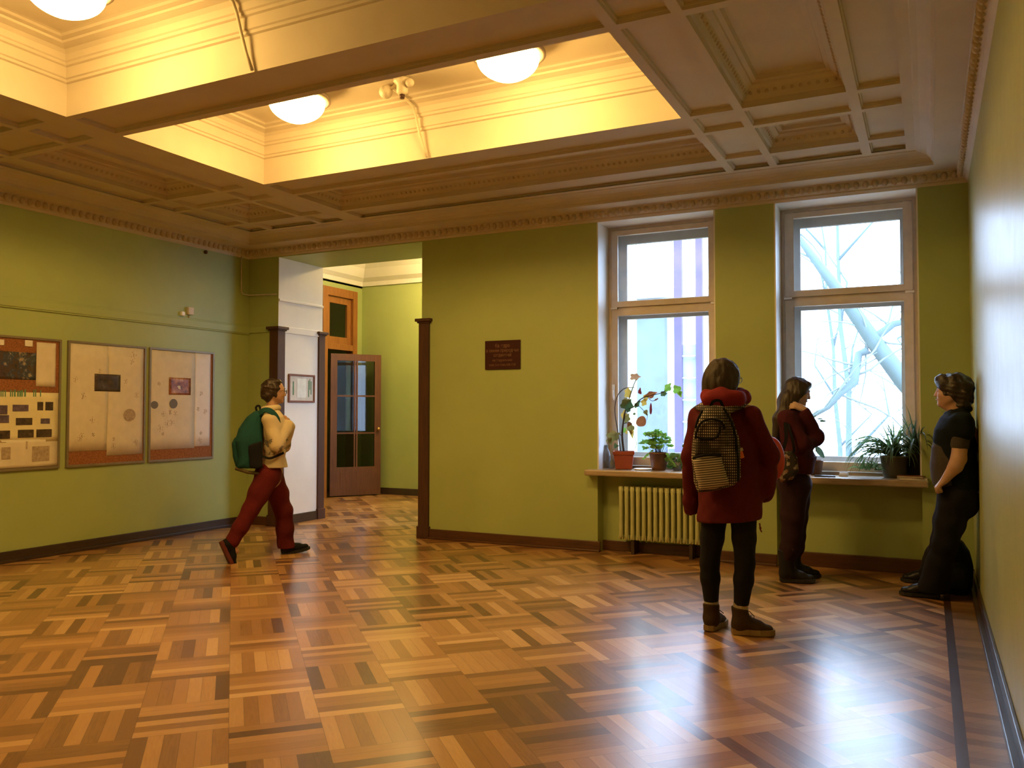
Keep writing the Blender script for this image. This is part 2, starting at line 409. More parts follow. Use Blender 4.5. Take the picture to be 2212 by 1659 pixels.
mb.box(HXR+0.12, HXR+0.17, 9.17, 10.13, 0.9, 0.97); mb.box(HXR+0.12, HXR+0.17, 9.17, 10.13, 3.23, 3.3)
w3 = struct(mb.build('window_3', M_FRAME)); mb = MB(); mb.box(HXR+0.14, HXR+0.145, 9.17, 10.13, 0.97, 3.23); mb.build('pane', M_GLASS, w3)
# ------------------------------------------------------------------ windows (double casements)
YF = 8.11
def window(name, a, b, hx0, hx1):
    fr = MB(); frame_rect(fr, a+0.012, b-0.012, WZ0, WZ1-0.012, YF+0.01, YF+0.12, 0.035, 0.05, 0.03)
    fr.box(a+0.04, b-0.04, YF+0.01, YF+0.12, 2.425, 2.455)
    w = struct(fr.build(name, M_FRAME, bevel=0.004))
    for (z0, z1, nm) in ((2.452, 3.24, 'transom_casement'), (0.845, 2.428, 'casement')):
        m = MB(); x0, x1 = a+0.048, b-0.048
        zt = 3.187 if z1 > 3 else 2.362; zb_ = 2.51 if z1 > 3 else 0.93
        m.box(x0, hx0, YF-0.012, YF+0.035, z0, z1); m.box(hx1, x1, YF-0.012, YF+0.035, z0, z1)
        m.box(hx0, hx1, YF-0.012, YF+0.035, z0, zb_); m.box(hx0, hx1, YF-0.012, YF+0.035, zt, z1)
        c = m.build(nm, M_FRAME, w, bevel=0.005)
        p = MB(); p.box(hx0-0.01, hx1+0.01, YF+0.012, YF+0.016, zb_-0.01, zt+0.01); p.build('pane', M_GLASSW, c)
    # outer sash, 0.2 m further out
    o = MB(); yo0, yo1 = YF+0.19, YF+0.235
    ox0, ox1 = hx0+0.035, hx1-0.035
    o.box(a+0.012, ox0, yo0, yo1, WZ0, 3.278); o.box(ox1, b-0.012, yo0, yo1, WZ0, 3.278)
    o.box(ox0, ox1, yo0, yo1, WZ0, 0.97); o.box(ox0, ox1, yo0, yo1, 2.345, 2.54); o.box(ox0, ox1, yo0, yo1, 3.13, 3.278)
    oc = o.build('outer_sash', M_SASH, w, bevel=0.004)
    p = MB(); p.box(ox0-0.01, ox1+0.01, yo0+0.02, yo0+0.024, 0.96, 2.355); p.box(ox0-0.01, ox1+0.01, yo0+0.02, yo0+0.024, 2.53, 3.16)
    p.build('pane', M_GLASSW, oc)
    # lining between the sashes
    l = MB(); l.box(a+0.012, a+0.03, YF+0.12, YO, WZ0, 3.278); l.box(b-0.03, b-0.012, YF+0.12, YO, WZ0, 3.278)
    l.box(a+0.03, b-0.03, YF+0.12, YO, 3.26, 3.278); l.box(a+0.03, b-0.03, YF+0.12, YO, WZ0-0.001, WZ0+0.02)
    l.build('lining', M_SASH, w)
    # stiles meeting line and the little white hinges
    h = MB()
    for x in (a+0.075, b-0.075): h.box(x-0.035, x+0.035, YF-0.02, YF-0.011, 2.432, 2.449)
    h.build('hinge', MATS['white_enamel'], w)
    return w
plain('white_enamel', (0.85, 0.85, 0.85), 0.3)
w1 = window('window_1', *W1, -2.835, -1.897)
w2 = window('window_2', *W2, -1.110, -0.175)
m = MB(); m.box(-2.885, -2.862, YF-0.045, YF-0.012, 1.52, 1.66); m.tube([(-2.873, YF-0.05, 1.60), (-2.862, YF-0.055, 1.50)], 0.008, 8)
m.build('window_handle', MATS['white_enamel'], w1, bevel=0.003)
# stone sills, each over its own niche
for w, (a, b) in ((w1, (-3.045, -1.66)), (w2, (-1.33, -0.01))):
    m = MB(); m.box(a, b, 7.69, YF+0.0, 0.757, 0.815); w_s = m.build('sill', M_SILL, w, bevel=0.012)
# ------------------------------------------------------------------ baseboards
def base_back(x0, x1):
    m = MB(); m.box(x0, x1, YB-0.022, YB, 0.018, 0.105); m.box(x0, x1, YB-0.04, YB, 0.0, 0.022); return m
m = base_back(OX1+0.1, W1[0]+0.03); m2 = base_back(W1[1], W2[0])
m.add(m2.v, m2.f); m2 = base_back(-0.058, XR); m.add(m2.v, m2.f)
m.box(W2[0], W2[1], YB+0.12, YB+0.16, 0, 0.125)
m.box(W1[0], W1[1], YB+0.14, YB+0.16, 0, 0.10)
m.box(XL+0.02, OX0-0.11, YB-0.022, YB, 0, 0.105)
struct(m.build('baseboard_back', M_BASE, bevel=0.005))
m = MB(); m.box(XL, XL+0.025, YREAR, YB, 0, 0.105); m.box(XL, XL+0.04, YREAR, YB, 0, 0.03); struct(m.build('baseboard_left', M_DBASE, bevel=0.005))
m = MB(); m.box(XR-0.02, XR, YREAR, YB-0.022, 0, 0.095); m.box(XR-0.05, XR, YREAR, YB-0.022, 0, 0.03); struct(m.build('baseboard_right', M_DBASE, bevel=0.005))
m = MB(); m.box(HXL, -4.3, HY2-0.025, HY2, 0, 0.11); m.box(OX0, OX0+0.025, YB+0.12, YH-0.08, 0, 0.11); struct(m.build('baseboard_hall', M_DBASE, bevel=0.004))
# ------------------------------------------------------------------ corner guards of the opening
def guard(name, x0, x1, y0, y1, z):
    m = MB(); m.box(x0, x1, y0, y1, 0, z-0.035); m.box(x0-0.012, x1+0.012, y0-0.012, y1+0.012, 0, 0.13)
    m.box(x0-0.014, x1+0.014, y0-0.014, y1+0.014, z-0.05, z-0.033); m.box(x0-0.032, x1+0.032, y0-0.032, y1+0.032, z-0.033, z)
    return struct(m.build(name, M_POST, bevel=0.004))
guard('trim_3', -7.19, -7.055, YB-0.03, YB+0.10, 2.42)
guard('trim_4', -7.19, -7.055, YH-0.09, YH+0.03, 2.42)
guard('trim_5', -5.035, -4.905, YB-0.03, YB+0.10, 2.41)
m = MB(); m.box(-5.06, -4.95, YH-0.05, YH+0.02, 0, 2.02); m.box(-5.10, -4.95, YH+0.02, YH+0.06, 0, 2.06); struct(m.build('trim_6', M_POST, bevel=0.004))
# picture rail on the left wall and the jamb, pipes
m = MB(); m.box(XL, XL+0.028, YREAR, YB, 2.350, 2.432); m.box(XL, XL+0.018, YREAR, YB, 2.336, 2.45)
m.box(XL, OX0-0.1, YB-0.02, YB, 2.355, 2.43)
struct(m.build('trim_7', M_GREEN, bevel=0.006))
m = MB(); m.box(OX0+0.004, OX0+0.02, YB+0.1, YH, 2.35, 2.43); m.box(OX0+0.004, OX0+0.022, YB, YH, 2.735, 2.765); struct(m.build('trim_8', M_WHITE, bevel=0.004))
m = MB(); m.tube([(XL+0.012, 7.665, 3.31), (XL+0.012, 7.67, 2.86), (XL+0.012, 7.69, 2.835), (XL+0.02, YB-0.012, 2.83), (OX0-0.02, YB-0.012, 2.815)], 0.009, 8)
o = m.build('conduit', plain('pale_conduit', (0.55, 0.52, 0.40), 0.5)); tag(o, 'thin pale conduit dropping from the cornice in the left corner', 'pipe')
t_ = thing('junction_box', (XL, 6.86, 2.50), 'small pale junction box on the left wall above the picture rail', 'electrical box')
m = MB(); m.box(XL, XL+0.04, 6.83, 6.91, 2.49, 2.575); bx_ = m.build('box', plain('box_plastic', (0.62, 0.55, 0.45), 0.5), t_, bevel=0.006)
m = MB(); m.box(XL, XL+0.04, 6.735, 6.79, 2.465, 2.515); m.build('socket', MATS['white_enamel'], t_, bevel=0.01)
m = MB(); m.tube([(XL+0.008, 6.87, 2.49), (XL+0.008, 6.87, 2.43)], 0.006, 6); m.build('cable', MATS['pale_conduit'], t_)
m = MB(); m.lathe([(0.0, 0.0), (0.022, 0.0), (0.022, 0.02), (0.0, 0.03)], n=14); o = m.build('wall_plug', M_POST); o.rotation_euler = (0, PI/2, 0); o.location = (XL, 7.10, 3.25)
tag(o, 'small dark round plug high on the left wall under the cornice', 'plug')
# ------------------------------------------------------------------ ceiling lamps
CZ = ZP+0.5
def lamp(x, y, label):
    t = thing('ceiling_lamp', (x, y, CZ), label, 'lamp', 'opal bowl lamps in the ceiling coffers')
    m = MB(); m.lathe([(0.0, 0.0), (0.10, 0.0), (0.10, -0.03), (0.06, -0.05), (0.05, -0.095), (0.20, -0.112), (0.262, -0.120), (0.265, -0.140), (0.235, -0.150), (0.0, -0.150)], (x, y, CZ), 40)
    m.build('mounting_plate', M_PLATE, t)
    m = MB(); R_ = 0.218; prof = [(R_*(1-(i/14)**2.5)**0.8, -0.151-0.175*i/14) for i in range(14)]+[(0.0, -0.326)]
    m.lathe(prof, (x, y, CZ), 40); m.build('bowl', M_LAMP, t)
    return t
lamp(-4.46, 5.107, 'lit opal bowl lamp in the far coffer, left of the smoke detectors')
lamp(-2.58, 5.107, 'lit opal bowl lamp in the far coffer, right of the smoke detectors')
lamp(-4.46, 3.117, 'lit opal bowl lamp in the near coffer at the top left corner')
lamp(-4.46, 1.127, 'lit opal bowl lamp in the coffer nearest the rear wall')
# hall lamp
lamp_h = (-6.55, 10.55)
t = thing('hall_lamp', (lamp_h[0], lamp_h[1], HZ), 'lit opal bowl lamp on the ceiling of the hall beyond the opening', 'lamp')
m = MB(); m.lathe([(0, 0), (0.2, 0), (0.2, -0.05), (0, -0.05)], (lamp_h[0], lamp_h[1], HZ), 24); m.build('mounting_plate', M_PLATE, t)
m = MB(); m.lathe([(0.26*math.cos(i*PI/20), -0.05-0.17*math.sin(i*PI/20)) for i in range(11)], (lamp_h[0], lamp_h[1], HZ), 24); m.build('bowl', emit('lit_hall_bowl', (1.0, 0.66, 0.24), 130.0), t)
# ------------------------------------------------------------------ outdoors
def ext(name, c, rough=0.8): return plain(name, c, rough, var=0.15, nscale=2)
M_GROUND = ext('winter_grass', (0.10, 0.11, 0.09)); M_WALLX = ext('pale_render', (0.80, 0.80, 0.80)); M_PIL = ext('grey_blue_render', (0.13, 0.16, 0.235))
M_BARK = ext('damp_bark', (0.085, 0.125, 0.13)); M_TWIG = ext('thin_twigs', (0.17, 0.21, 0.21)); M_IRON = ext('mauve_iron', (0.10, 0.065, 0.15))
m = MB(); m.box(-60, 60, 8.8, 90, -4.2, -4.0); tag(m.build('lawn', M_GROUND), 'pale winter ground outside far below the windows', 'ground', kind='structure')
t = thing('annex_building', (-5.5, 17, -4), 'pale rendered annex building seen through the left window', 'building')
m = MB(); m.box(-9.0, -0.9*4, 17, 21, -4, 3.75); m.build('wall', M_WALLX, t)
m = MB(); m.box(-5.62, -4.86, 16.8, 17.0, -3.9, 3.7); m.build('pilaster', M_PIL, t)
m = MB(); m.box(-9.0, -3.5, 16.7, 21.1, 3.75, 3.9); m.build('coping', M_WALLX, t)
m = MB(); m.box(-4.8, -3.6, 16.85, 17.0, -3.9, 0.62); m.build('plinth', M_PIL, t)
t = thing('fire_ladder', (-4.0, 15, -4), 'mauve iron fire ladder standing beyond the left window', 'ladder')
m = MB(); m.box(-4.16, -4.02, 15.0, 15.1, -4, 7.5); m.build('stringer', M_IRON, t)
m = MB(); m.box(-3.76, -3.64, 15.0, 15.1, -4, 7.5); m.build('stringer', M_IRON, t)
for k in range(16):
    m = MB(); z = -3.6+k*0.40
    m.tube([(-4.03, 15.05, z), (-3.75, 15.05, z)], 0.018, 6); m.build('rung', M_WALLX, t)
m = MB(); m.box(-4.03, -3.75, 15.12, 15.14, -4, 2.62); m.build('mesh_panel', ext('pale_blue_panel', (0.42, 0.47, 0.60)), t)
def tree(base, segs, label, seed, group=None):
    r_ = random.Random(seed); t = thing('bare_tree', base, label, 'tree', group)
    m = MB()
    for pts, rs in segs: m.tube(pts, rs, 10)
    m.build('trunk', M_BARK, t)
    m = MB()
    for pts, rs in segs:
        for i in range(len(pts)-1):
            a, b = Vector(pts[i]), Vector(pts[i+1])
            for k in range(2):
                p = a.lerp(b, r_.random()); d = Vector((r_.uniform(-1, 1), r_.uniform(-0.3, 0.3), r_.uniform(-0.6, 1))).normalized()
                L = r_.uniform(0.5, 1.8); path = [p]; rr = []
                for q in range(6):
                    d = (d+Vector((r_.uniform(-.35, .35), r_.uniform(-.2, .2), r_.uniform(-.3, .35)))).normalized(); path.append(path[-1]+d*L/6)
                m.tube(path, [0.019*(1-q/7.5) for q in range(7)], 5)
    m.build('twigs', M_TWIG, t)
# the leaning limb crossing the right-hand window
def P2(px, py, y):   # a point seen at this pixel, at distance y beyond
    d = RI*((px-1106)/FPX)-UP*((py-829.5)/FPX)+FW; k = y/d.y; return (d.x*k, d.y*k, EYE+d.z*k)
y_ = 13.0
tree(P2(2300, 1400, y_), [
    ([P2(2260, 1250, y_), P2(2120, 1000, y_), P2(1952, 822, y_), P2(1890, 740, y_), P2(1843, 672, y_), P2(1790, 600, y_), P2(1700, 480, y_)], [0.26, 0.19, 0.13, 0.115, 0.10, 0.075, 0.035]),
    ([P2(1884, 735, y_), P2(1900, 722, y_), P2(1930, 700, y_+.1), P2(1975, 690, y_+.2), P2(2050, 640, y_+.3)], [0.07, 0.06, 0.05, 0.04, 0.02]),
    ([P2(1875, 757, y_), P2(1855, 765, y_), P2(1849, 800, y_-.2), P2(1845, 825, y_-.2), P2(1815, 850, y_-.3), P2(1790, 880, y_-.3), P2(1740, 910, y_-.3)], [0.06, 0.055, 0.06, 0.065, 0.045, 0.03, 0.012]),
], 'leaning bare tree limb crossing the right window outside', 3)
for i, (x, y, lean, lab) in enumerate([(-0.2, 24, 0.5, 'slender bare tree nearest the right jamb of the right window'), (-1.9, 27, -0.4, 'slender bare tree seen above the chalk box in the right window'), (-3.0, 36, -0.5, 'slender far tree just right of the maroon woman outside')]):
    r_ = random.Random(i+50); pts = [(x+lean*k*0.25+r_.uniform(-.1, .1), y, -4+k*2.0) for k in range(8)]
    tree((x, y, -4), [(pts, [0.12-k*0.014 for k in range(8)])]+[([pts[k], (pts[k][0]+r_.uniform(-1.2, 1.2), y, pts[k][2]+1.3), (pts[k][0]+r_.uniform(-2, 2), y, pts[k][2]+2.6)], [0.05, 0.03, 0.01]) for k in range(2, 7)], lab, i+9, 'distant bare trees outside')
# ------------------------------------------------------------------ measuring helpers: a pixel's ray met with a real surface
def ray(px, py): return RI*((px-1106)/FPX)-UP*((py-829.5)/FPX)+FW
def onX(px, py, x): d = ray(px, py); k = x/d.x; return Vector((x, d.y*k, EYE+d.z*k))
def onY(px, py, y): d = ray(px, py); k = y/d.y; return Vector((d.x*k, y, EYE+d.z*k))
# ------------------------------------------------------------------ notice boards
M_CORK = plain('cork', (0.27, 0.10, 0.035), 0.85, var=0.3, nscale=60)
M_ALU = plain('board_frame_metal', (0.24, 0.20, 0.13), 0.4, metal=0.3)
M_PAPER = plain('paper', (0.70, 0.62, 0.50), 0.7, var=0.05)
M_PAPERY = plain('yellow_paper', (0.74, 0.66, 0.42), 0.7, var=0.05)
M_PAPERW = plain('white_card', (0.80, 0.74, 0.68), 0.6, var=0.03)
M_INK = plain('grey_print', (0.40, 0.31, 0.22), 0.8, var=0.25, nscale=40)
M_INKG = plain('green_print', (0.12, 0.26, 0.16), 0.8)
def photo_mat(name, stops, sc=18):
    t = NT(name); t.col(t.ramp(t.noise(t.mapped(t.coord(), (1, 1, 1)), sc, 4, 0.7), stops)); t.rough(0.35); return t.m
M_PH1 = photo_mat('group_photo_print', [(0.3, (0.02, 0.02, 0.03)), (0.45, (0.09, 0.05, 0.03)), (0.55, (0.03, 0.05, 0.08)), (0.68, (0.40, 0.30, 0.20))], 12)
M_PH2 = photo_mat('dark_photo_print', [(0.3, (0.02, 0.015, 0.012)), (0.6, (0.09, 0.06, 0.04)), (0.8, (0.22, 0.15, 0.10))], 25)
M_PH3 = photo_mat('violet_photo_print', [(0.3, (0.06, 0.04, 0.07)), (0.6, (0.15, 0.11, 0.17)), (0.8, (0.3, 0.2, 0.2))], 25)
M_PH4 = photo_mat('warm_photo_print', [(0.3, (0.03, 0.015, 0.01)), (0.5, (0.30, 0.09, 0.03)), (0.7, (0.6, 0.35, 0.15))], 12)
BZ0, BZ1 = 0.835, 2.08
def board(y0, y1, label):
    t = thing('notice_board', (XL, (y0+y1)/2, BZ0), label, 'notice board', 'framed cork notice boards on the left wall')
    m = MB(); m.box(XL, XL+0.012, y0+0.01, y1-0.01, BZ0+0.01, BZ1-0.01); m.build('cork_panel', M_CORK, t)
    m = MB(); w = 0.022
    m.box(XL, XL+0.024, y0, y0+w, BZ0, BZ1); m.box(XL, XL+0.024, y1-w, y1, BZ0, BZ1); m.box(XL, XL+0.024, y0+w, y1-w, BZ0, BZ0+w); m.box(XL, XL+0.024, y0+w, y1-w, BZ1-w, BZ1)
    m.build('frame', M_ALU, t, bevel=0.003)
board(3.95, 5.302, 'notice board cut by the left edge of the photo, with group photo and chart')
board(5.37, 6.286, 'middle notice board covered by two pale sheets of drawings')
board(6.328, 7.245, 'notice board nearest the opening, pale sheets with a sunset-coloured photo')
def sheet(px0, py0, px1, py1, mat, label, parts=(), name='poster', cat='poster', th=0.0):
    a = onX(px0, py0, XL+0.013); b = onX(px1, py1, XL+0.013)
    t = thing(name, (XL+0.013, (a.y+b.y)/2, b.z), label, cat)
    lift = 0.0015+th
    m = MB(); n = 8; y0, y1, z0, z1 = min(a.y, b.y), max(a.y, b.y), min(a.z, b.z), max(a.z, b.z)
    vs = []; fs = []
    for i in range(n+1):
        for j in range(n+1):
            u, v = i/n, j/n; d = XL+0.013+lift+0.002*math.sin(u*7+v*4)*min(u, 1-u, v, 1-v)*4
            vs.append((d, y0+(y1-y0)*u, z0+(z1-z0)*v))
    for i in range(n):
        for j in range(n): q = i*(n+1)+j; fs.append((q, q+1, q+n+2, q+n+1))
    m.add(vs, fs, True); o = m.build('sheet', mat, t, fix=False); sd = o.modifiers.new('t', 'SOLIDIFY'); sd.thickness = 0.0008
    for (nm, mt, bx) in parts:
        mm = MB()
        for q in bx:
            p, r = onX(q[0], q[1], XL+0.018), onX(q[2], q[3], XL+0.018)
            if len(q) == 5:   # round motif
                mm.add([(XL+0.0165+lift, (p.y+r.y)/2+abs(p.y-r.y)/2*math.cos(k*PI/7), (p.z+r.z)/2+abs(p.z-r.z)/2*math.sin(k*PI/7)) for k in range(14)], [tuple(range(14))])
                continue
            mm.box(XL+0.0145+lift, XL+0.0165+lift, min(p.y, r.y), max(p.y, r.y), min(p.z, r.z), max(p.z, r.z))
        mm.build(nm, mt, t)
    return t
def s7(*q): return (q[0]*.205, 700+q[1]*.205, q[2]*.205, 700+q[3]*.205)+tuple(q[4:])
def s5(*q): return (q[0]*.3618, 640+q[1]*.3618, q[2]*.3618, 640+q[3]*.3618)+tuple(q[4:])
sheet(*s7(-300, 262, 375, 590), M_PH1, 'large dark group photograph pinned near the top of the left board', name='photograph', cat='photograph')
sheet(*s7(385, 190, 580, 662), M_PAPER, 'blank pale sheet beside the group photograph', th=0.001)
sheet(*s7(260, 168, 342, 240), M_PAPERW, 'small white card above the group photograph', name='card', cat='card', th=0.002)
sheet(*s7(-20, 160, 42, 225), M_PAPERW, 'small white card at the left photo edge above the group photograph', name='card', cat='card', th=0.002)
bits = [('title_lettering', M_INKG, [s7(x, 690+(x % 3)*6, x+9+(x % 4)*3, 765) for x in (8, 28, 52, 108, 128, 150, 182, 206, 226, 258, 352, 372, 424)])]
for mt, q in ((M_PH3, (135, 850, 300, 920)), (M_PH2, (395, 820, 455, 910)), (M_PH2, (480, 820, 560, 910)), (M_PH2, (170, 990, 340, 1062)), (M_PH3, (430, 995, 525, 1050)), (M_PH2, (190, 1115, 355, 1195)), (M_PH2, (385, 1110, 545, 1190)), (M_PH3, (-60, 855, 78, 950)), (M_PH3, (-60, 960, 95, 1040)), (M_PH2, (-60, 1125, 105, 1208))):
    bits.append(('small_photo', mt, [s7(*q)]))
sheet(*s7(-400, 705, 628, 1232), M_PAPERY, 'yellow chart with green title and rows of small photographs', bits)
sheet(*s7(-400, 1238, 612, 1490), M_PAPER, 'pale sheet pinned under the yellow chart', [('printed_text', M_INK, [s7(20, 1300, 110, 1420), s7(340, 1290, 520, 1440), s7(275, 1236, 290, 1320)])])
R_ = random.Random(5)
def motifs(x0, y0, x1, y1, n):
    out = []
    for i in range(n):
        x, y, r = R_.uniform(x0, x1), R_.uniform(y0, y1), R_.uniform(6, 15)
        for k in range(6): # a small line drawing of short strokes around a point
            a = k*PI/3+R_.random(); dx, dy = r*math.cos(a), r*1.4*math.sin(a)
            out.append(s5(x+dx-2.2, y+dy-2.2, x+dx+2.2, y+dy+4, 1))
        out.append(s5(x-1.5, y-r*.7, x+1.5, y+r*.9))
    return out
sheet(*s5(412, 278, 641, 918), M_PAPER, 'left pale sheet of drawings on the middle board', [('line_drawings', M_INK, motifs(440, 330, 620, 880, 8))])
sheet(*s5(646, 288, 848, 940), M_PAPER, 'right pale sheet of drawings on the middle board', [('line_drawings', M_INK, motifs(670, 330, 820, 900, 8)), ('medallion', M_INK, [s5(738, 672, 810, 745, 1)])])
sheet(*s5(563, 462, 716, 570), M_PH2, 'dark photograph pinned across the middle board sheets', name='photograph', cat='photograph', th=0.004)
sheet(*s5(892, 318, 1160, 905), M_PAPER, 'wide pale sheet of drawings on the board nearest the opening', [('line_drawings', M_INK, motifs(920, 360, 1140, 870, 9)), ('medallion', plain('slate_print', (0.16, 0.15, 0.15), 0.7), [s5(1012, 612, 1060, 670, 1), s5(900, 625, 945, 672, 1)])])
sheet(*s5(1166, 330, 1250, 892), M_PAPERW, 'narrow pale sheet at the right edge of the last board', [('line_drawings', M_INK, motifs(1180, 360, 1235, 870, 5))])
sheet(*s5(1008, 484, 1136, 590), M_PH4, 'sunset-coloured photograph pinned on the board nearest the opening', name='photograph', cat='photograph', th=0.004)
# ------------------------------------------------------------------ framed notice on the white jamb
t = thing('framed_notice', (OX0, 8.235, 1.50), 'small brown-framed notice hanging on the white jamb', 'picture frame')
m = MB(); x0 = OX0+0.004
m.box(x0, x0+0.02, 7.99, 8.012, 1.50, 1.85); m.box(x0, x0+0.02, 8.458, 8.48, 1.50, 1.85); m.box(x0, x0+0.02, 8.012, 8.458, 1.50, 1.522); m.box(x0, x0+0.02, 8.012, 8.458, 1.828, 1.85)
m.build('frame', plain('red_brown_frame', (0.20, 0.075, 0.05), 0.4), t, bevel=0.003)
m = MB(); m.box(x0, x0+0.008, 8.01, 8.46, 1.52, 1.83); sh_ = m.build('mount', plain('cream_mount', (0.60, 0.57, 0.52), 0.6), t)
m = MB(); m.box(x0+0.008, x0+0.010, 8.15, 8.32, 1.56, 1.80); m.build('leaflet', plain('pale_leaflet', (0.72, 0.76, 0.74), 0.5), t)
for (ya, yb, za, zb2) in ((8.07, 8.09, 1.59, 1.76), (8.36, 8.375, 1.57, 1.78), (8.405, 8.42, 1.60, 1.77), (8.385, 8.395, 1.66, 1.80)):
    m = MB(); m.box(x0+0.008, x0+0.011, ya, yb, za, zb2); m.build('ink_stroke', M_INKG, t)
# ------------------------------------------------------------------ plaque with lettering
t = thing('wall_plaque', (-4.0, YB, 1.83), 'dark maroon lettered plaque on the green wall right of the opening', 'plaque')
a, b = onY(1049, 737, YB), onY(1125, 797, YB)
m = MB(); m.box(a.x, b.x, YB-0.015, YB, b.z, a.z); m.build('plate', plain('maroon_plate', (0.045, 0.008, 0.010), 0.3), t, bevel=0.003)
M_LET = plain('faded_gold_lettering', (0.20, 0.10, 0.05), 0.5)
def lettering(txt, cx_, z, h, maxw):
    cu = bpy.data.curves.new('lettering', 'FONT'); cu.body = txt; cu.size = h; cu.align_x = 'CENTER'; cu.extrude = 0.0008
    ob = bpy.data.objects.new('lettering', cu); COL.objects.link(ob); bpy.context.view_layer.update()
    dg = bpy.context.evaluated_depsgraph_get(); me = bpy.data.meshes.new_from_object(ob.evaluated_get(dg)); w = max(0.001, ob.dimensions.x)
    bpy.data.objects.remove(ob); bpy.data.curves.remove(cu)
    s = min(1.0, maxw/w); me.transform(Matrix.Translation((cx_, YB-0.016, z)) @ Matrix.Rotation(PI/2, 4, 'X') @ Matrix.Scale(s, 4, (1, 0, 0)))
    me.materials.clear(); me.materials.append(M_LET)
    o = bpy.data.objects.new('lettering', me); COL.objects.link(o); o.parent = t; o.matrix_parent_inverse = Matrix.Translation(-t.location)
cxp = (a.x+b.x)/2; wp = b.x-a.x; hp = a.z-b.z
lettering('Кафедра', cxp, a.z-hp*0.24, 0.055, wp*0.40)
lettering('в химии природных', cxp, a.z-hp*0.40, 0.05, wp*0.92)
lettering('соединений', cxp, a.z-hp*0.56, 0.05, wp*0.5)
lettering('кафедральная', cxp, a.z-hp*0.72, 0.035, wp*0.55)
lettering('комн. 2-го этажа, 8.00–17.00', cxp, a.z-hp*0.88, 0.035, wp*0.75)
# ------------------------------------------------------------------ hall door, its frame and transom
fr = MB(); x0, x1 = HXL-0.12, HXL+0.03
fr.box(x0, x1, 11.38, 11.50, 0, 3.42); fr.box(x0, x1, 10.60, 10.72, 0, 3.42); fr.box(x0, x1, 10.72, 11.38, 3.28, 3.42); fr.box(x0, x1, 10.72, 11.38, 2.40, 2.50)
d1 = struct(fr.build('door_1', M_DOORF, bevel=0.006))
m = MB(); xx0, xx1 = HXL-0.06, HXL-0.02
m.box(xx0, xx1, 10.72, 10.82, 2.5, 3.28); m.box(xx0, xx1, 11.28, 11.38, 2.5, 3.28); m.box(xx0, xx1, 10.82, 11.28, 2.5, 2.62); m.box(xx0, xx1, 10.82, 11.28, 3.17, 3.28)
tr_ = m.build('transom_frame', M_DOORF, d1, bevel=0.004)
m = MB(); m.box(HXL-0.045, HXL-0.038, 10.81, 11.29, 2.61, 3.18); m.build('pane', M_GLASS, tr_)
# open leaf, hinged on the near side
H0 = Vector((-8.68, 10.80, 0)); U_ = Vector((0.426, 0.625, 0)).normalized(); N_ = Vector((-U_.y, U_.x, 0)); LW = 0.86; LH = 2.33
def lbx(mb, u0, u1, z0, z1, d0=-0.02, d1=0.02):
    c = H0+U_*((u0+u1)/2)+N_*((d0+d1)/2)+Vector((0, 0, (z0+z1)/2)); mb.obox(c, U_, N_, (0, 0, 1), (u1-u0)/2, (d1-d0)/2, (z1-z0)/2)
m = MB(); lbx(m, 0, 0.11, 0.02, LH); lbx(m, LW-0.11, LW, 0.02, LH); lbx(m, 0.11, LW-0.11, 0.02, 0.48); lbx(m, 0.11, LW-0.11, LH-0.11, LH)
lbx(m, LW/2-0.035, LW/2-0.01, 0.48, LH-0.11, -0.016, 0.016); lbx(m, LW/2+0.005, LW/2+0.03, 0.48, LH-0.11, -0.016, 0.016)
lbx(m, 0.11, LW-0.11, 1.02, 1.045, -0.014, 0.014); lbx(m, 0.11, LW-0.11, 1.63, 1.655, -0.014, 0.014); lbx(m, 0.17, LW-0.17, 0.12, 0.40, -0.026, 0.026)
leaf = m.build('door_leaf', M_DOOR, d1, bevel=0.004)
m = MB(); lbx(m, 0.105, LW-0.105, 0.475, LH-0.105, -0.003, 0.003); m.build('pane', glass('shade_tinted_door_glass', (0.45, 0.47, 0.46), 0.0), leaf)  # dark tint puts the dimness behind the leaf into the glass colour
m = MB(); kc = H0+U_*(LW-0.055)+Vector((0, 0, 1.10)); m.tube([kc, kc-N_*0.05], 0.012, 10); q = kc-N_*0.06; m.ball(q, 0.028, 0.028, 0.028)
m.build('door_knob', plain('brass', (0.65, 0.42, 0.16), 0.3, metal=1.0), leaf)
# ------------------------------------------------------------------ smoke detectors, cables in the coffers
M_PLAS = plain('cream_plastic', (0.66, 0.60, 0.48), 0.45)
def onZ(px, py, z): d = ray(px, py); k = (z-EYE)/d.z; return Vector((d.x*k, d.y*k, z))
p = onZ(862, 190, CZ-0.06)
t = thing('smoke_detector', (p.x, p.y, CZ), 'cream twin-head detector on the coffer ceiling between the two far lamps', 'detector')
m = MB(); m.lathe([(0, 0), (0.07, 0), (0.07, -0.02), (0.045, -0.04), (0.045, -0.10), (0.03, -0.12), (0, -0.12)], (p.x+0.03, p.y, CZ), 18); m.build('body', M_PLAS, t)
m = MB(); m.ball((p.x-0.125, p.y+0.0, CZ-0.07), 0.055, 0.055, 0.055); m.tube([(p.x-0.115, p.y, CZ-0.07), (p.x-0.02, p.y, CZ-0.03)], 0.015); m.build('sensor_head', M_PLAS, t)
m = MB(); m.ball((p.x+0.115, p.y-0.02, CZ-0.045), 0.035, 0.035, 0.035); m.tube([(p.x+0.115, p.y-.02, CZ-0.045), (p.x+0.03, p.y, CZ-0.03)], 0.014); m.build('sensor_head', M_PLAS, t)
m = MB(); m.lathe([(0, -0.12), (0.022, -0.12), (0.018, -0.15), (0, -0.15)], (p.x+0.03, p.y, CZ), 12); m.build('lens', M_POST, t)
M_CAB = plain('painted_cable', (0.66, 0.60, 0.46), 0.6)
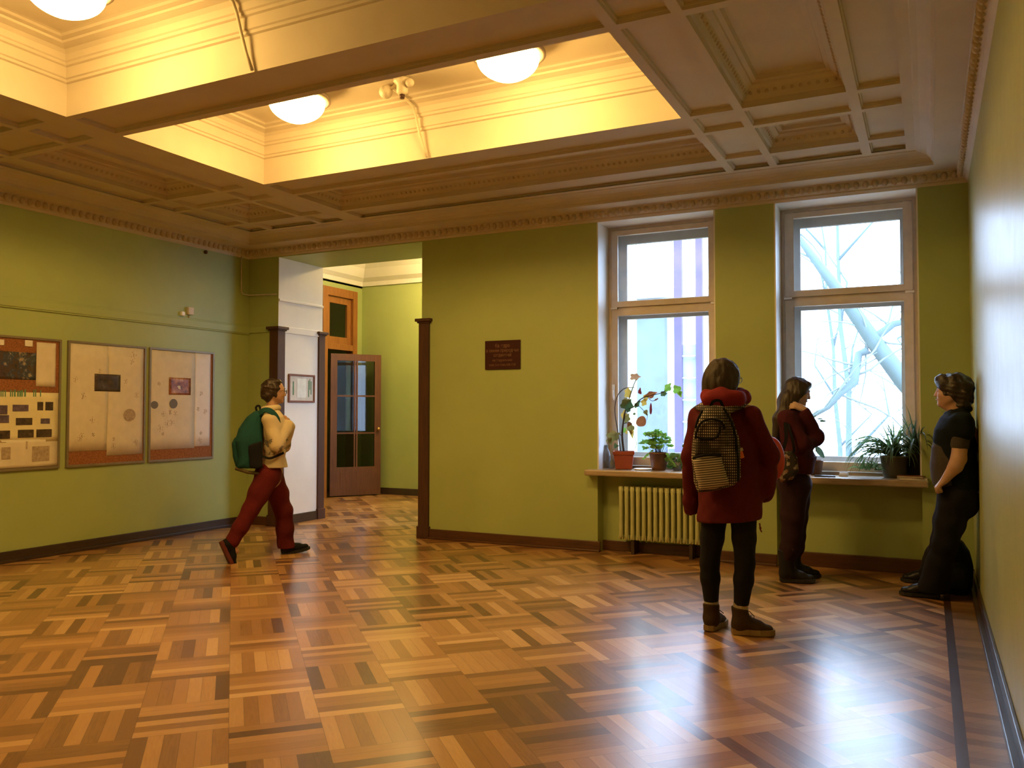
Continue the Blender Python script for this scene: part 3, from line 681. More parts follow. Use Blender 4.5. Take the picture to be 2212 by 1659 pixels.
def cable(x, ybk, lab):
    pts = [(x-0.02, ybk-0.42, CZ-0.006), (x-0.03, ybk-0.21, CZ-0.012), (x-0.02, ybk-0.15, ZP+0.466), (x+0.0, ybk-0.085, ZP+0.43), (x+0.015, ybk-0.065, ZP+0.36), (x+0.03, ybk-0.045, ZP+0.25), (x+0.06, ybk-0.03, ZP+0.12), (x+0.10, ybk-0.018, ZP+0.005)]
    m = MB(); m.tube(pts, 0.011, 8); o = m.build('cable', M_CAB); tag(o, lab, 'cable')
q = onZ(872, 78, ZP)
cable(onY(925, 340, 5.867).x-0.10, 5.867, 'painted cable running down the back face of the far coffer')
cable(onY(549, 158, 3.877).x-0.10, 3.877, 'painted cable running down the back face of the near coffer')
t = thing('ceiling_rose', (onY(549, 158, 3.877).x-0.12, 3.877-0.36, CZ), 'dark fitting on the near coffer ceiling at the head of the cable', 'ceiling fitting')
m = MB(); m.lathe([(0, 0), (0.11, 0), (0.10, -0.05), (0.05, -0.09), (0, -0.09)], tuple(t.location), 20); m.build('body', M_PLATE, t)
m = MB(); m.tube([(t.location.x, t.location.y, CZ-0.09), (t.location.x+.02, t.location.y+.02, CZ-0.13)], 0.02); m.build('stub', M_PLATE, t)
# ------------------------------------------------------------------ radiator
M_RAD = plain('green_radiator_enamel', (0.50, 0.53, 0.27), 0.35, var=0.08)
t = thing('radiator', (-2.3, 7.85, 0.12), 'ribbed cast-iron radiator painted green under the left window', 'radiator')
N = 14; x = -2.700
for k in range(N):
    m = MB(); cx_ = x+k*0.0575
    for yy in (7.80, 7.855, 7.91):
        m.lathe([(0.0, 0.14), (0.017, 0.145), (0.021, 0.19), (0.019, 0.40), (0.021, 0.615), (0.017, 0.655), (0.0, 0.66)], (cx_, yy, 0), 10)
    for zz in (0.165, 0.635): m.obox((cx_, 7.855, zz), (1, 0, 0), (0, 1, 0), (0, 0, 1), 0.0215, 0.065, 0.022); m.tube([(cx_-0.029, 7.855, zz), (cx_+0.029, 7.855, zz)], 0.020, 10)
    m.build('section', M_RAD, t)
m = MB(); m.tube([(x+N*0.0575-0.03, 7.855, 0.165), (x+N*0.0575+0.08, 7.855, 0.155), (x+N*0.0575+0.12, 7.90, 0.15), (x+N*0.0575+0.12, 7.95, 0.15)], 0.014, 10); m.build('pipe', M_RAD, t)
for bx0 in (-2.60, -2.03):
    m = MB(); m.box(bx0, bx0+.03, 7.80, 7.96, 0.0, 0.15); m.build('bracket', M_DBASE, t)
# ================================================================== implicit-surface modelling (for figures, clothes and bags)
f32 = np.float32
class SDF:
    def __init__(s, lo, hi, res):
        s.lo = np.array(lo, float); s.res = res
        s.n = np.maximum(4, np.ceil((np.array(hi)-s.lo)/res).astype(int)+1)
        s.ax = [(s.lo[i]+np.arange(s.n[i])*res).astype(f32) for i in range(3)]
        s.F = np.full(tuple(s.n), 1.0, f32)
    def win(s, lo, hi, m):
        sl = []
        for i in range(3):
            a = int(max(0, math.floor((lo[i]-m-s.lo[i])/s.res))); b = int(min(s.n[i], math.ceil((hi[i]+m-s.lo[i])/s.res)+1))
            if b <= a: return None
            sl.append(slice(a, b))
        return tuple(sl)
    def grid(s, sl): return s.ax[0][sl[0]][:, None, None], s.ax[1][sl[1]][None, :, None], s.ax[2][sl[2]][None, None, :]
    def comb(s, sl, d, k, op='u'):
        A = s.F[sl]
        if op == 'u':
            if k > 0:
                h = np.maximum(k-np.abs(A-d), 0)/k; s.F[sl] = np.minimum(A, d)-h*h*k*0.25
            else: s.F[sl] = np.minimum(A, d)
        else:                                  # subtract
            d = -d
            if k > 0:
                h = np.maximum(k-np.abs(A-d), 0)/k; s.F[sl] = np.maximum(A, d)+h*h*k*0.25
            else: s.F[sl] = np.maximum(A, d)
    def cone(s, a, b, ra, rb, k=0.02, op='u', squash=None):
        """rounded cone from a to b; squash = (direction, factor) flattens it along a direction"""
        a, b = np.array(a, float), np.array(b, float); R = max(ra, rb)*1.02
        sl = s.win(np.minimum(a, b)-R, np.maximum(a, b)+R, k+2*s.res)
        if sl is None: return s
        X, Y, Z = s.grid(sl); d = b-a; L2 = max(float(d@d), 1e-9)
        px, py, pz = X-a[0], Y-a[1], Z-a[2]
        t = np.clip((px*d[0]+py*d[1]+pz*d[2])/L2, 0, 1)
        qx, qy, qz = px-t*d[0], py-t*d[1], pz-t*d[2]
        if squash:
            n, f = np.array(squash[0], float), squash[1]; n = n/np.linalg.norm(n)
            w = (qx*n[0]+qy*n[1]+qz*n[2])*(1/f-1); qx, qy, qz = qx+w*n[0], qy+w*n[1], qz+w*n[2]
            dd = (np.sqrt(qx*qx+qy*qy+qz*qz)-(ra+(rb-ra)*t))*(0.5+0.5*f)
        else: dd = np.sqrt(qx*qx+qy*qy+qz*qz)-(ra+(rb-ra)*t)
        s.comb(sl, dd.astype(f32), k, op); return s
    def ell(s, c, r, M=None, k=0.02, op='u'):
        """ellipsoid with axes = rows of M"""
        c = np.array(c, float); r = np.array(r, float); R = r.max()
        sl = s.win(c-R, c+R, k+2*s.res)
        if sl is None: return s
        X, Y, Z = s.grid(sl); x, y, z = X-c[0], Y-c[1], Z-c[2]
        if M is not None:
            x, y, z = (x*M[0][0]+y*M[0][1]+z*M[0][2], x*M[1][0]+y*M[1][1]+z*M[1][2], x*M[2][0]+y*M[2][1]+z*M[2][2])
        k0 = np.sqrt((x/r[0])**2+(y/r[1])**2+(z/r[2])**2); k1 = np.sqrt((x/r[0]**2)**2+(y/r[1]**2)**2+(z/r[2]**2)**2)
        s.comb(sl, (k0*(k0-1)/np.maximum(k1, 1e-6)).astype(f32), k, op); return s
    def loft(s, lv, rot=0.0, k=0.02, op='u', capk=0.01):
        """stack of ellipses: lv = [(z, cx, cy, a, b)...], z rising or falling"""
        lv = sorted(lv); zs = [l[0] for l in lv]; R = max(max(l[3], l[4]) for l in lv)
        lo = (min(l[1] for l in lv)-R, min(l[2] for l in lv)-R, zs[0]); hi = (max(l[1] for l in lv)+R, max(l[2] for l in lv)+R, zs[-1])
        sl = s.win(lo, hi, k+2*s.res)
        if sl is None: return s
        X, Y, Z = s.grid(sl); zz = Z[0, 0, :]
        # smooth (cosine-free) interpolation of the levels
        P = [np.interp(zz, zs, [l[i] for l in lv]).astype(f32)[None, None, :] for i in (1, 2, 3, 4)]
        x, y = X-P[0], Y-P[1]; c_, s_ = math.cos(rot), math.sin(rot)
        u, v = x*c_+y*s_, -x*s_+y*c_
        k0 = np.sqrt((u/P[2])**2+(v/P[3])**2); k1 = np.sqrt((u/P[2]**2)**2+(v/P[3]**2)**2)
        d = k0*(k0-1)/np.maximum(k1, 1e-6)
        dz = np.maximum(zs[0]-Z, Z-zs[-1])
        h = np.maximum(capk-np.abs(d-dz), 0)/capk; d = np.maximum(d, dz)+h*h*capk*0.25
        s.comb(sl, d.astype(f32), k, op); return s
    def prism(s, poly, dc, hd, rnd_=0.02, k=0.0, op='u', tilt=0.0, bulge=0.0):
        """polygon in the (x, z) plane given a depth of 2*hd round y = dc"""
        P = np.array([(p[0], p[-1]) for p in poly], float); lo = P.min(0); hi = P.max(0)
        sl = s.win((lo[0], dc-hd-abs(tilt)*0.4, lo[1]), (hi[0], dc+hd+abs(tilt)*0.4, hi[1]), k+2*s.res)
        if sl is None: return s
        X, Y, Z = s.grid(sl); x, z = X[:, 0, :], Z[0, :, :]
        x = np.broadcast_to(X[:, 0, 0][:, None], (X.shape[0], Z.shape[2])); z = np.broadcast_to(Z[0, 0, :][None, :], x.shape)
        best = np.full(x.shape, 1e9); ins = np.zeros(x.shape, bool)
        for i in range(len(P)):
            a, b = P[i], P[(i+1) % len(P)]; e = b-a; wx, wz = x-a[0], z-a[1]
            t = np.clip((wx*e[0]+wz*e[1])/(e@e), 0, 1); best = np.minimum(best, (wx-t*e[0])**2+(wz-t*e[1])**2)
            c = ((a[1] > z) != (b[1] > z)) & (x < (b[0]-a[0])*(z-a[1])/((b[1]-a[1]) if abs(b[1]-a[1]) > 1e-9 else 1e-9)+a[0]); ins ^= c
        d2 = np.sqrt(best)*np.where(ins, -1, 1); d2 = d2[:, None, :]
        h_ = hd
        if bulge: h_ = hd*(1-bulge+bulge*np.clip(-d2/0.12, 0, 1)**0.5)
        dy = np.abs(Y-dc-tilt*(Z-P[:, 1].mean()))-h_
        q1, q2 = np.maximum(d2+rnd_, 0), np.maximum(dy+rnd_, 0)
        d = np.sqrt(q1**2+q2**2)+np.minimum(np.maximum(d2+rnd_, dy+rnd_), 0)-rnd_
        s.comb(sl, d.astype(f32), k, op); return s
    def cut(s, p, n, k=0.004):
        """keep the side the normal n points away from"""
        n = np.array(n, float)/np.linalg.norm(n)
        X, Y, Z = s.ax[0][:, None, None], s.ax[1][None, :, None], s.ax[2][None, None, :]
        d = ((X-p[0])*n[0]+(Y-p[1])*n[1]+(Z-p[2])*n[2]).astype(f32)
        s.F = np.maximum(s.F, d); return s
    def noise(s, amp, freq, seed=0, band=0.05, aniso=(1, 1, 1)):
        r_ = np.random.RandomState(seed); X, Y, Z = s.ax[0][:, None, None], s.ax[1][None, :, None], s.ax[2][None, None, :]
        acc = 0
        for i in range(5):
            v = r_.normal(size=3)*aniso; v = v/np.linalg.norm(v)*freq*(0.6+0.9*r_.rand()); ph = r_.rand()*6.28
            acc = acc+np.sin(X*v[0]+Y*v[1]+Z*v[2]+ph)
        s.F = s.F+(acc*amp/2.2).astype(f32)*np.clip(1.5-np.abs(s.F)/band, 0, 1); return s
    def mesh(s):
        F = s.F.copy(); F[0] = F[-1] = 1; F[:, 0] = F[:, -1] = 1; F[:, :, 0] = F[:, :, -1] = 1
        F = np.where(F == 0, 1e-6, F); I = F < 0
        nx, ny, nz = F.shape
        cnt = np.zeros((nx-1, ny-1, nz-1), np.int8)
        C = [(i, j, k) for i in (0, 1) for j in (0, 1) for k in (0, 1)]
        for (i, j, k) in C: cnt += I[i:nx-1+i, j:ny-1+j, k:nz-1+k]
        act = np.argwhere((cnt > 0) & (cnt < 8)); idx = -np.ones(cnt.shape, np.int64)
        idx[act[:, 0], act[:, 1], act[:, 2]] = np.arange(len(act))
        V = [F[act[:, 0]+i, act[:, 1]+j, act[:, 2]+k] for (i, j, k) in C]
        acc = np.zeros((len(act), 3)); w = np.zeros(len(act))
        for a in range(8):
            for b in range(a+1, 8):
                A, B = np.array(C[a]), np.array(C[b])
                if np.abs(A-B).sum() != 1: continue
                m = (V[a] < 0) != (V[b] < 0); t = np.where(m, V[a]/np.where(m, V[a]-V[b], 1), 0)
                acc += (A[None, :]+(B-A)[None, :]*t[:, None])*m[:, None]; w += m
        vs = s.lo+(act+acc/w[:, None])*s.res
        faces = []
        for ax in range(3):
            sh = [slice(None)]*3; s0 = list(sh); s1 = list(sh); s0[ax] = slice(0, -1); s1[ax] = slice(1, None)
            ch = I[tuple(s0)] != I[tuple(s1)]; e = np.argwhere(ch)
            o1, o2 = (ax+1) % 3, (ax+2) % 3
            ok = (e[:, o1] > 0) & (e[:, o2] > 0) & (e[:, o1] < F.shape[o1]-1) & (e[:, o2] < F.shape[o2]-1); e = e[ok]
            def at(d1, d2):
                q = e.copy(); q[:, o1] -= d1; q[:, o2] -= d2; return idx[q[:, 0], q[:, 1], q[:, 2]]
            q = np.stack([at(0, 0), at(1, 0), at(1, 1), at(0, 1)], 1)
            flip = ~I[tuple(e.T)]
            q[flip] = q[flip][:, ::-1]; faces.append(q)
        return vs, np.concatenate(faces)
    def build(s, name, mat, parent=None, smooth=1):
        vs, fs = s.mesh()
        # one pass of smoothing along the edges
        for _ in range(smooth):
            acc = np.zeros_like(vs); w = np.zeros(len(vs))
            for a, b in ((0, 1), (1, 2), (2, 3), (3, 0)):
                np.add.at(acc, fs[:, a], vs[fs[:, b]]); np.add.at(w, fs[:, a], 1); np.add.at(acc, fs[:, b], vs[fs[:, a]]); np.add.at(w, fs[:, b], 1)
            vs = vs*0.45+0.55*acc/np.maximum(w, 1)[:, None]
        me = bpy.data.meshes.new(name); me.vertices.add(len(vs)); me.vertices.foreach_set('co', vs.astype(f32).ravel())
        me.loops.add(len(fs)*4); me.loops.foreach_set('vertex_index', fs.astype(np.int32)[:, ::1].ravel())
        me.polygons.add(len(fs)); me.polygons.foreach_set('loop_start', np.arange(len(fs), dtype=np.int32)*4)
        me.update(calc_edges=True); me.validate(); me.polygons.foreach_set('use_smooth', np.ones(len(me.polygons), bool))
        if mat: me.materials.append(mat)
        o = bpy.data.objects.new(name, me); COL.objects.link(o)
        if parent is not None: o.parent = parent
        return o
NP = lambda v: np.array(v, float)
def nrm(v): v = NP(v); return v/np.linalg.norm(v)

class Figure:
    """local frame: x to the right of the line of sight, y away from the camera, z up"""
    def __init__(s, bx, by):
        s.B = NP((bx, by, 0)); h = math.hypot(bx, by); s.n = NP((bx/h, by/h, 0)); s.r = NP((by/h, -bx/h, 0))
        s.ang = math.atan2(s.r[1], s.r[0])
    def K(s, px, py, d=0.0):
        q = NP(ray(px, py)); q0 = NP((0, 0, EYE)); k = ((s.B+s.n*d-q0)@s.n)/(q@s.n); p = q0+q*k-s.B
        return NP((p@s.r, d, p[2]))
    def G(s, px, py, z=0.0):      # the point at height z seen at a pixel
        q = NP(ray(px, py)); k = (z-EYE)/q[2]; p = NP((0, 0, EYE))+q*k-s.B; return NP((p@s.r, p@s.n, z))
    def place(s, o): o.location = Vector(s.B); o.rotation_euler = (0, 0, s.ang); return o

def head(S, c, F, U=(0, 0, 1), sc=1.0, neck=None, jaw=1.0):
    F = nrm(F); U = NP(U); U = nrm(U-F*(U@F)); L = np.cross(U, F); M = [F, L, U]
    P = lambda f, l, u: NP(c)+(F*f+L*l+U*u)*sc
    S.ell(P(-0.006, 0, 0.022), (0.094*sc, 0.074*sc, 0.096*sc), M, 0.0)
    S.ell(P(0.022, 0, -0.025), (0.068*sc, 0.062*sc*jaw, 0.080*sc), M, 0.03)
    S.cone(P(0.030, 0, -0.062), P(0.072, 0, -0.088), 0.036*sc*jaw, 0.019*sc, 0.02)     # jaw, chin
    for q in (-1, 1):
        S.cone(P(0.0, 0.05*q, -0.05), P(0.060, 0.018*q, -0.085), 0.022*sc, 0.016*sc, 0.02)
        S.ell(P(0.060, 0.036*q, -0.022), (0.022*sc, 0.020*sc, 0.022*sc), M, 0.02)         # cheek
        S.ell(P(0.094, 0.031*q, 0.008), (0.016*sc, 0.017*sc, 0.011*sc), M, 0.012, 's')    # eye socket
        S.ell(P(0.075, 0.031*q, 0.008), (0.0125*sc, 0.014*sc, 0.0125*sc), M, 0.004)       # lid
        S.ell(P(-0.004, 0.074*q, -0.008), (0.017*sc, 0.008*sc, 0.030*sc), M, 0.004)       # ear
        S.ell(P(0.102, 0.010*q, -0.030), (0.008*sc, 0.007*sc, 0.006*sc), M, 0.006)        # nostril wing
        S.cone(P(0.082, 0.012*q, 0.032), P(0.072, 0.046*q, 0.030), 0.009*sc, 0.006*sc, 0.012)
    S.cone(P(0.082, 0, 0.022), P(0.103, 0, -0.022), 0.008*sc, 0.0105*sc, 0.010)           # nose
    S.ell(P(0.084, 0, -0.052), (0.010*sc, 0.024*sc, 0.005*sc), M, 0.005)                  # lips
    S.ell(P(0.081, 0, -0.061), (0.010*sc, 0.020*sc, 0.006*sc), M, 0.005)
    return P, M

def hand(S, w, dirv, palm_n, side=1, curl=0.5, sc=1.0, spread=1.0):
    """palm and five fingers from the wrist w; dirv along the hand, palm_n out of the palm, side=+1 thumb on cross side"""
    D = nrm(dirv); N = NP(palm_n); N = nrm(N-D*(N@D)); T = np.cross(D, N)*side
    w = NP(w)
    S.cone(w-D*0.01, w+D*0.03*sc, 0.024*sc, 0.027*sc, 0.015, squash=(N, 0.7))
    for t in (-0.022, 0.0, 0.022): S.cone(w+D*0.025*sc+T*t*0.7*sc, w+D*0.078*sc+T*t*sc, 0.016*sc, 0.0135*sc, 0.012)
    for i, (t, ln) in enumerate(((0.031, 0.078), (0.0105, 0.088), (-0.0105, 0.083), (-0.031, 0.066))):
        ln *= sc; c_ = curl*(1.0+0.12*i); p = w+D*0.082*sc+T*t*sc*spread; a = c_*0.9; r = 0.0092*sc
        for q, (l, r2) in enumerate(((0.44, 0.0088), (0.31, 0.0080), (0.25, 0.0068))):
            dv = D*math.cos(a)+N*math.sin(a); e = p+dv*ln*l; S.cone(p, e, r, r2*sc, 0.004); p = e; r = r2*sc; a += c_*1.15
    p = w+D*0.022*sc+T*0.022*sc; d1 = nrm(D*0.62+T*0.62+N*0.45); e = p+d1*0.042*sc; S.cone(p, e, 0.0135*sc, 0.011*sc, 0.012)
    d2 = nrm(D*0.85+T*0.15+N*(0.35+0.6*curl)); S.cone(e, e+d2*0.030*sc, 0.0105*sc, 0.009*sc, 0.004); S.cone(e+d2*0.030*sc, e+nrm(d2+N*0.5*curl)*0.052*sc, 0.009*sc, 0.0075*sc, 0.004)

def shoe(fig, name, ankle, dirv, body, mat, mat_sole, L=0.26, shaft=0.12, pitch=0.0, sr=0.045, sole_h=0.028, lace=None, wide=1.0, ground=None):
    """boot around the ankle: upper + sole; pitch lifts the toe (+) or the heel (-)"""
    D = nrm((dirv[0], dirv[1], 0)); Z = NP((0, 0, 1)); a = NP(ankle)
    D2 = nrm(D*math.cos(pitch)+Z*math.sin(pitch)); U = nrm(Z-D2*(Z@D2)); Lf = np.cross(U, D2); M = [D2, Lf, U]
    ah = 0.085+sole_h*0.3
    heel = a-U*ah-D2*0.055      # ground point under the heel
    P = lambda f, l, u: heel+D2*f+Lf*l+U*u
    lo = a-0.36; hi = a+0.36; S = SDF(lo, hi, 0.006)
    S.cone(P(0.05, 0, ah+shaft), P(0.055, 0, ah-0.01), sr, sr*0.92, 0.0)
    S.ell(P(0.042, 0, 0.045), (0.045, 0.034*wide, 0.042), M, 0.03)
    S.cone(P(0.06, 0, 0.075), P(L*0.62, 0, 0.050), 0.043*wide, 0.036*wide, 0.03)
    S.cone(P(L*0.60, 0, 0.040), P(L-0.042, 0.003, 0.036), 0.038*wide, 0.033*wide, 0.02, squash=(U, 0.75))
    S.cut(P(0, 0, sole_h*0.6), -U)
    # collar rim
    S.cut(P(0.05, 0, ah+shaft), nrm(U+D2*0.1))
    up = S.build(name, mat, body)
    S = SDF(lo, hi, 0.006)
    ol = [(-0.004, 0), (0.004, 0.030), (0.05, 0.035), (0.11, 0.036), (L*0.68, 0.048), (L*0.88, 0.044), (L+0.003, 0.018), (L+0.004, -0.014), (L*0.88, -0.040), (L*0.66, -0.044), (0.11, -0.034), (0.05, -0.034), (0.004, -0.028)]
    pts = [P(f, l*wide, 0) for f, l in ol]
    o = MB(); n = len(pts); top = [p+U*sole_h for p in pts]
    mid_in = [p+U*0.0+(P(L*0.45, 0, 0)-p)*0.03 for p in pts]
    o.add([tuple(p) for p in mid_in]+[tuple(p+U*0.006) for p in pts]+[tuple(p) for p in top], [tuple(range(n-1, -1, -1))]+[(r*n+i, r*n+(i+1) % n, (r+1)*n+(i+1) % n, (r+1)*n+i) for r in (0, 1) for i in range(n)]+[tuple(2*n+i for i in range(n))])
    so = o.build('sole', mat_sole, None); so.parent = up; so.matrix_parent_inverse = Matrix.Identity(4)
    if lace:
        m = MB()
        for i in range(5):
            f = 0.095+i*0.018; u = 0.125-i*0.012
            m.tube([P(f, -0.028, u-0.012), P(f+0.004, 0, u+0.002), P(f, 0.028, u-0.012)], 0.0035, 6)
        m.tube([P(0.088, 0, ah+shaft-0.035), P(0.105, -0.03, ah+shaft-0.045), P(0.13, -0.05, ah+shaft-0.07)], 0.003, 6)
        m.tube([P(0.088, 0, ah+shaft-0.035), P(0.11, 0.03, ah+shaft-0.03), P(0.14, 0.03, ah+shaft-0.06)], 0.003, 6)
        lc = m.build('lace', lace, None); lc.parent = up
    return up

def skin(name, c): 
    t = NT(name); v = t.coord(); t.col(t.ramp(t.noise(v, 14, 3), [(0.3, tuple(x*0.9 for x in c)), (0.7, c)])); t.rough(0.5)
    t.b.inputs['Subsurface Weight'].default_value = 0.0; return t.m
def cloth(name, c, rough=0.9, sc=60, var=0.25, bumpd=0.3):
    t = NT(name); v = t.coord(); n = t.noise(v, sc, 3); n2 = t.noise(v, 4, 3)
    k = t.math('ADD', t.math('MULTIPLY', n, 0.4), t.math('MULTIPLY', n2, 0.6))
    t.col(t.ramp(k, [(0.3, tuple(x*(1-var) for x in c)), (0.7, tuple(x*(1+var) for x in c))])); t.rough(rough); t.b.inputs['Specular IOR Level'].default_value = 0.25
    t.bump(t.noise(t.mapped(v, (1, 1, 0.6)), 22, 4, 0.6), bumpd, 0.006); return t.m
def hairm(name, c, rough=0.45, aniso=(60, 60, 5)):
    t = NT(name); v = t.mapped(t.coord(), aniso); n = t.noise(v, 1.6, 4, 0.6)
    t.col(t.ramp(n, [(0.3, tuple(x*0.55 for x in c)), (0.7, tuple(x*1.5 for x in c))])); t.rough(rough); t.bump(n, 0.9, 0.004); return t.m
M_SKIN = skin('skin_tone', (0.46, 0.27, 0.19)); M_SKIN2 = skin('pale_skin_tone', (0.52, 0.34, 0.26))
M_EYE = plain('eye', (0.05, 0.035, 0.03), 0.2); M_GLS = plain('spectacle_frame', (0.03, 0.03, 0.04), 0.3)
def face_bits(body, P, M, sc, brow, specs=False):
    for q in (-1, 1):
        m = MB(); c = P(0.0815, 0.031*q, 0.008); m.ball(tuple(c), 0.0068*sc, 0.0068*sc, 0.0068*sc, 10, 6); o = m.build('eye', M_EYE, None); o.parent = body
        m = MB(); m.tube([P(0.092, 0.014*q, 0.030), P(0.090, 0.032*q, 0.036), P(0.076, 0.050*q, 0.031)], [0.0035, 0.004, 0.002], 6); o = m.build('eyebrow', brow, None); o.parent = body
    m = MB(); m.tube([P(0.0885, 0.022, -0.0565), P(0.0955, 0.0, -0.0565), P(0.0885, -0.022, -0.0565)], [0.0025, 0.0035, 0.0025], 6); o = m.build('lips', MATS['lip_tone'], None); o.parent = body
    if specs:
        m = MB()
        for q in (-1, 1):
            ring = [P(0.106+0.004*math.cos(a), 0.032*q+0.024*math.cos(a), 0.006+0.019*math.sin(a)) for a in [i*PI/9 for i in range(19)]]; m.tube(ring, 0.0018, 6, cap=False)
            m.tube([P(0.106, 0.056*q, 0.012), P(0.09, 0.073*q, 0.012), P(0.0, 0.082*q, 0.012), P(-0.015, 0.080*q, 0.0)], 0.0018, 6)
        m.tube([P(0.108, -0.009, 0.010), P(0.111, 0, 0.013), P(0.108, 0.009, 0.010)], 0.0018, 6)
        o = m.build('spectacles', M_GLS, None); o.parent = body
        for q in (-1, 1):
            m = MB(); m.add([tuple(P(0.106, 0.032*q+0.024*math.cos(i*PI/9), 0.006+0.019*math.sin(i*PI/9))) for i in range(18)], [tuple(range(18))]); g = m.build('lens', M_GLASS, None); g.parent = o
plain('lip_tone', (0.36, 0.11, 0.09), 0.45)
def limb(S, pts, rs, k=0.02):
    for i in range(len(pts)-1): S.cone(pts[i], pts[i+1], rs[i], rs[i+1], k)
def strap(name, pts, w, th, mat, parent, nrmv=(0, -1, 0)):
    """flat webbing strap along a path, always with thickness"""
    m = MB(); pts = [NP(p) for p in pts]; vs = []
    for i, p in enumerate(pts):
        t = nrm(pts[min(i+1, len(pts)-1)]-pts[max(i-1, 0)]); n = NP(nrmv if not callable(nrmv) else nrmv(p)); n = nrm(n-t*(n@t)); b = np.cross(t, n)
        vs += [tuple(p+b*w/2+n*th/2), tuple(p-b*w/2+n*th/2), tuple(p-b*w/2-n*th/2), tuple(p+b*w/2-n*th/2)]
    fs = [(0, 1, 2, 3), tuple(len(vs)-4+i for i in (3, 2, 1, 0))]+[(i*4+j, i*4+(j+1) % 4, i*4+4+(j+1) % 4, i*4+4+j) for i in range(len(pts)-1) for j in range(4)]
    m.add(vs, fs); o = m.build(name, mat, None)
    if parent: o.parent = parent
    return o
def smooth_path(pts, n=6):
    pts = [NP(p) for p in pts]; out = []
    for i in range(len(pts)-1):
        p0, p1, p2, p3 = pts[max(i-1, 0)], pts[i], pts[i+1], pts[min(i+2, len(pts)-1)]
        for j in range(n):
            t = j/n; out.append(0.5*((2*p1)+(-p0+p2)*t+(2*p0-5*p1+4*p2-p3)*t*t+(-p0+3*p1-3*p2+p3)*t**3))
    out.append(pts[-1]); return out
# ================================================================== PEOPLE
def parent_local(o, body): o.parent = body; return o
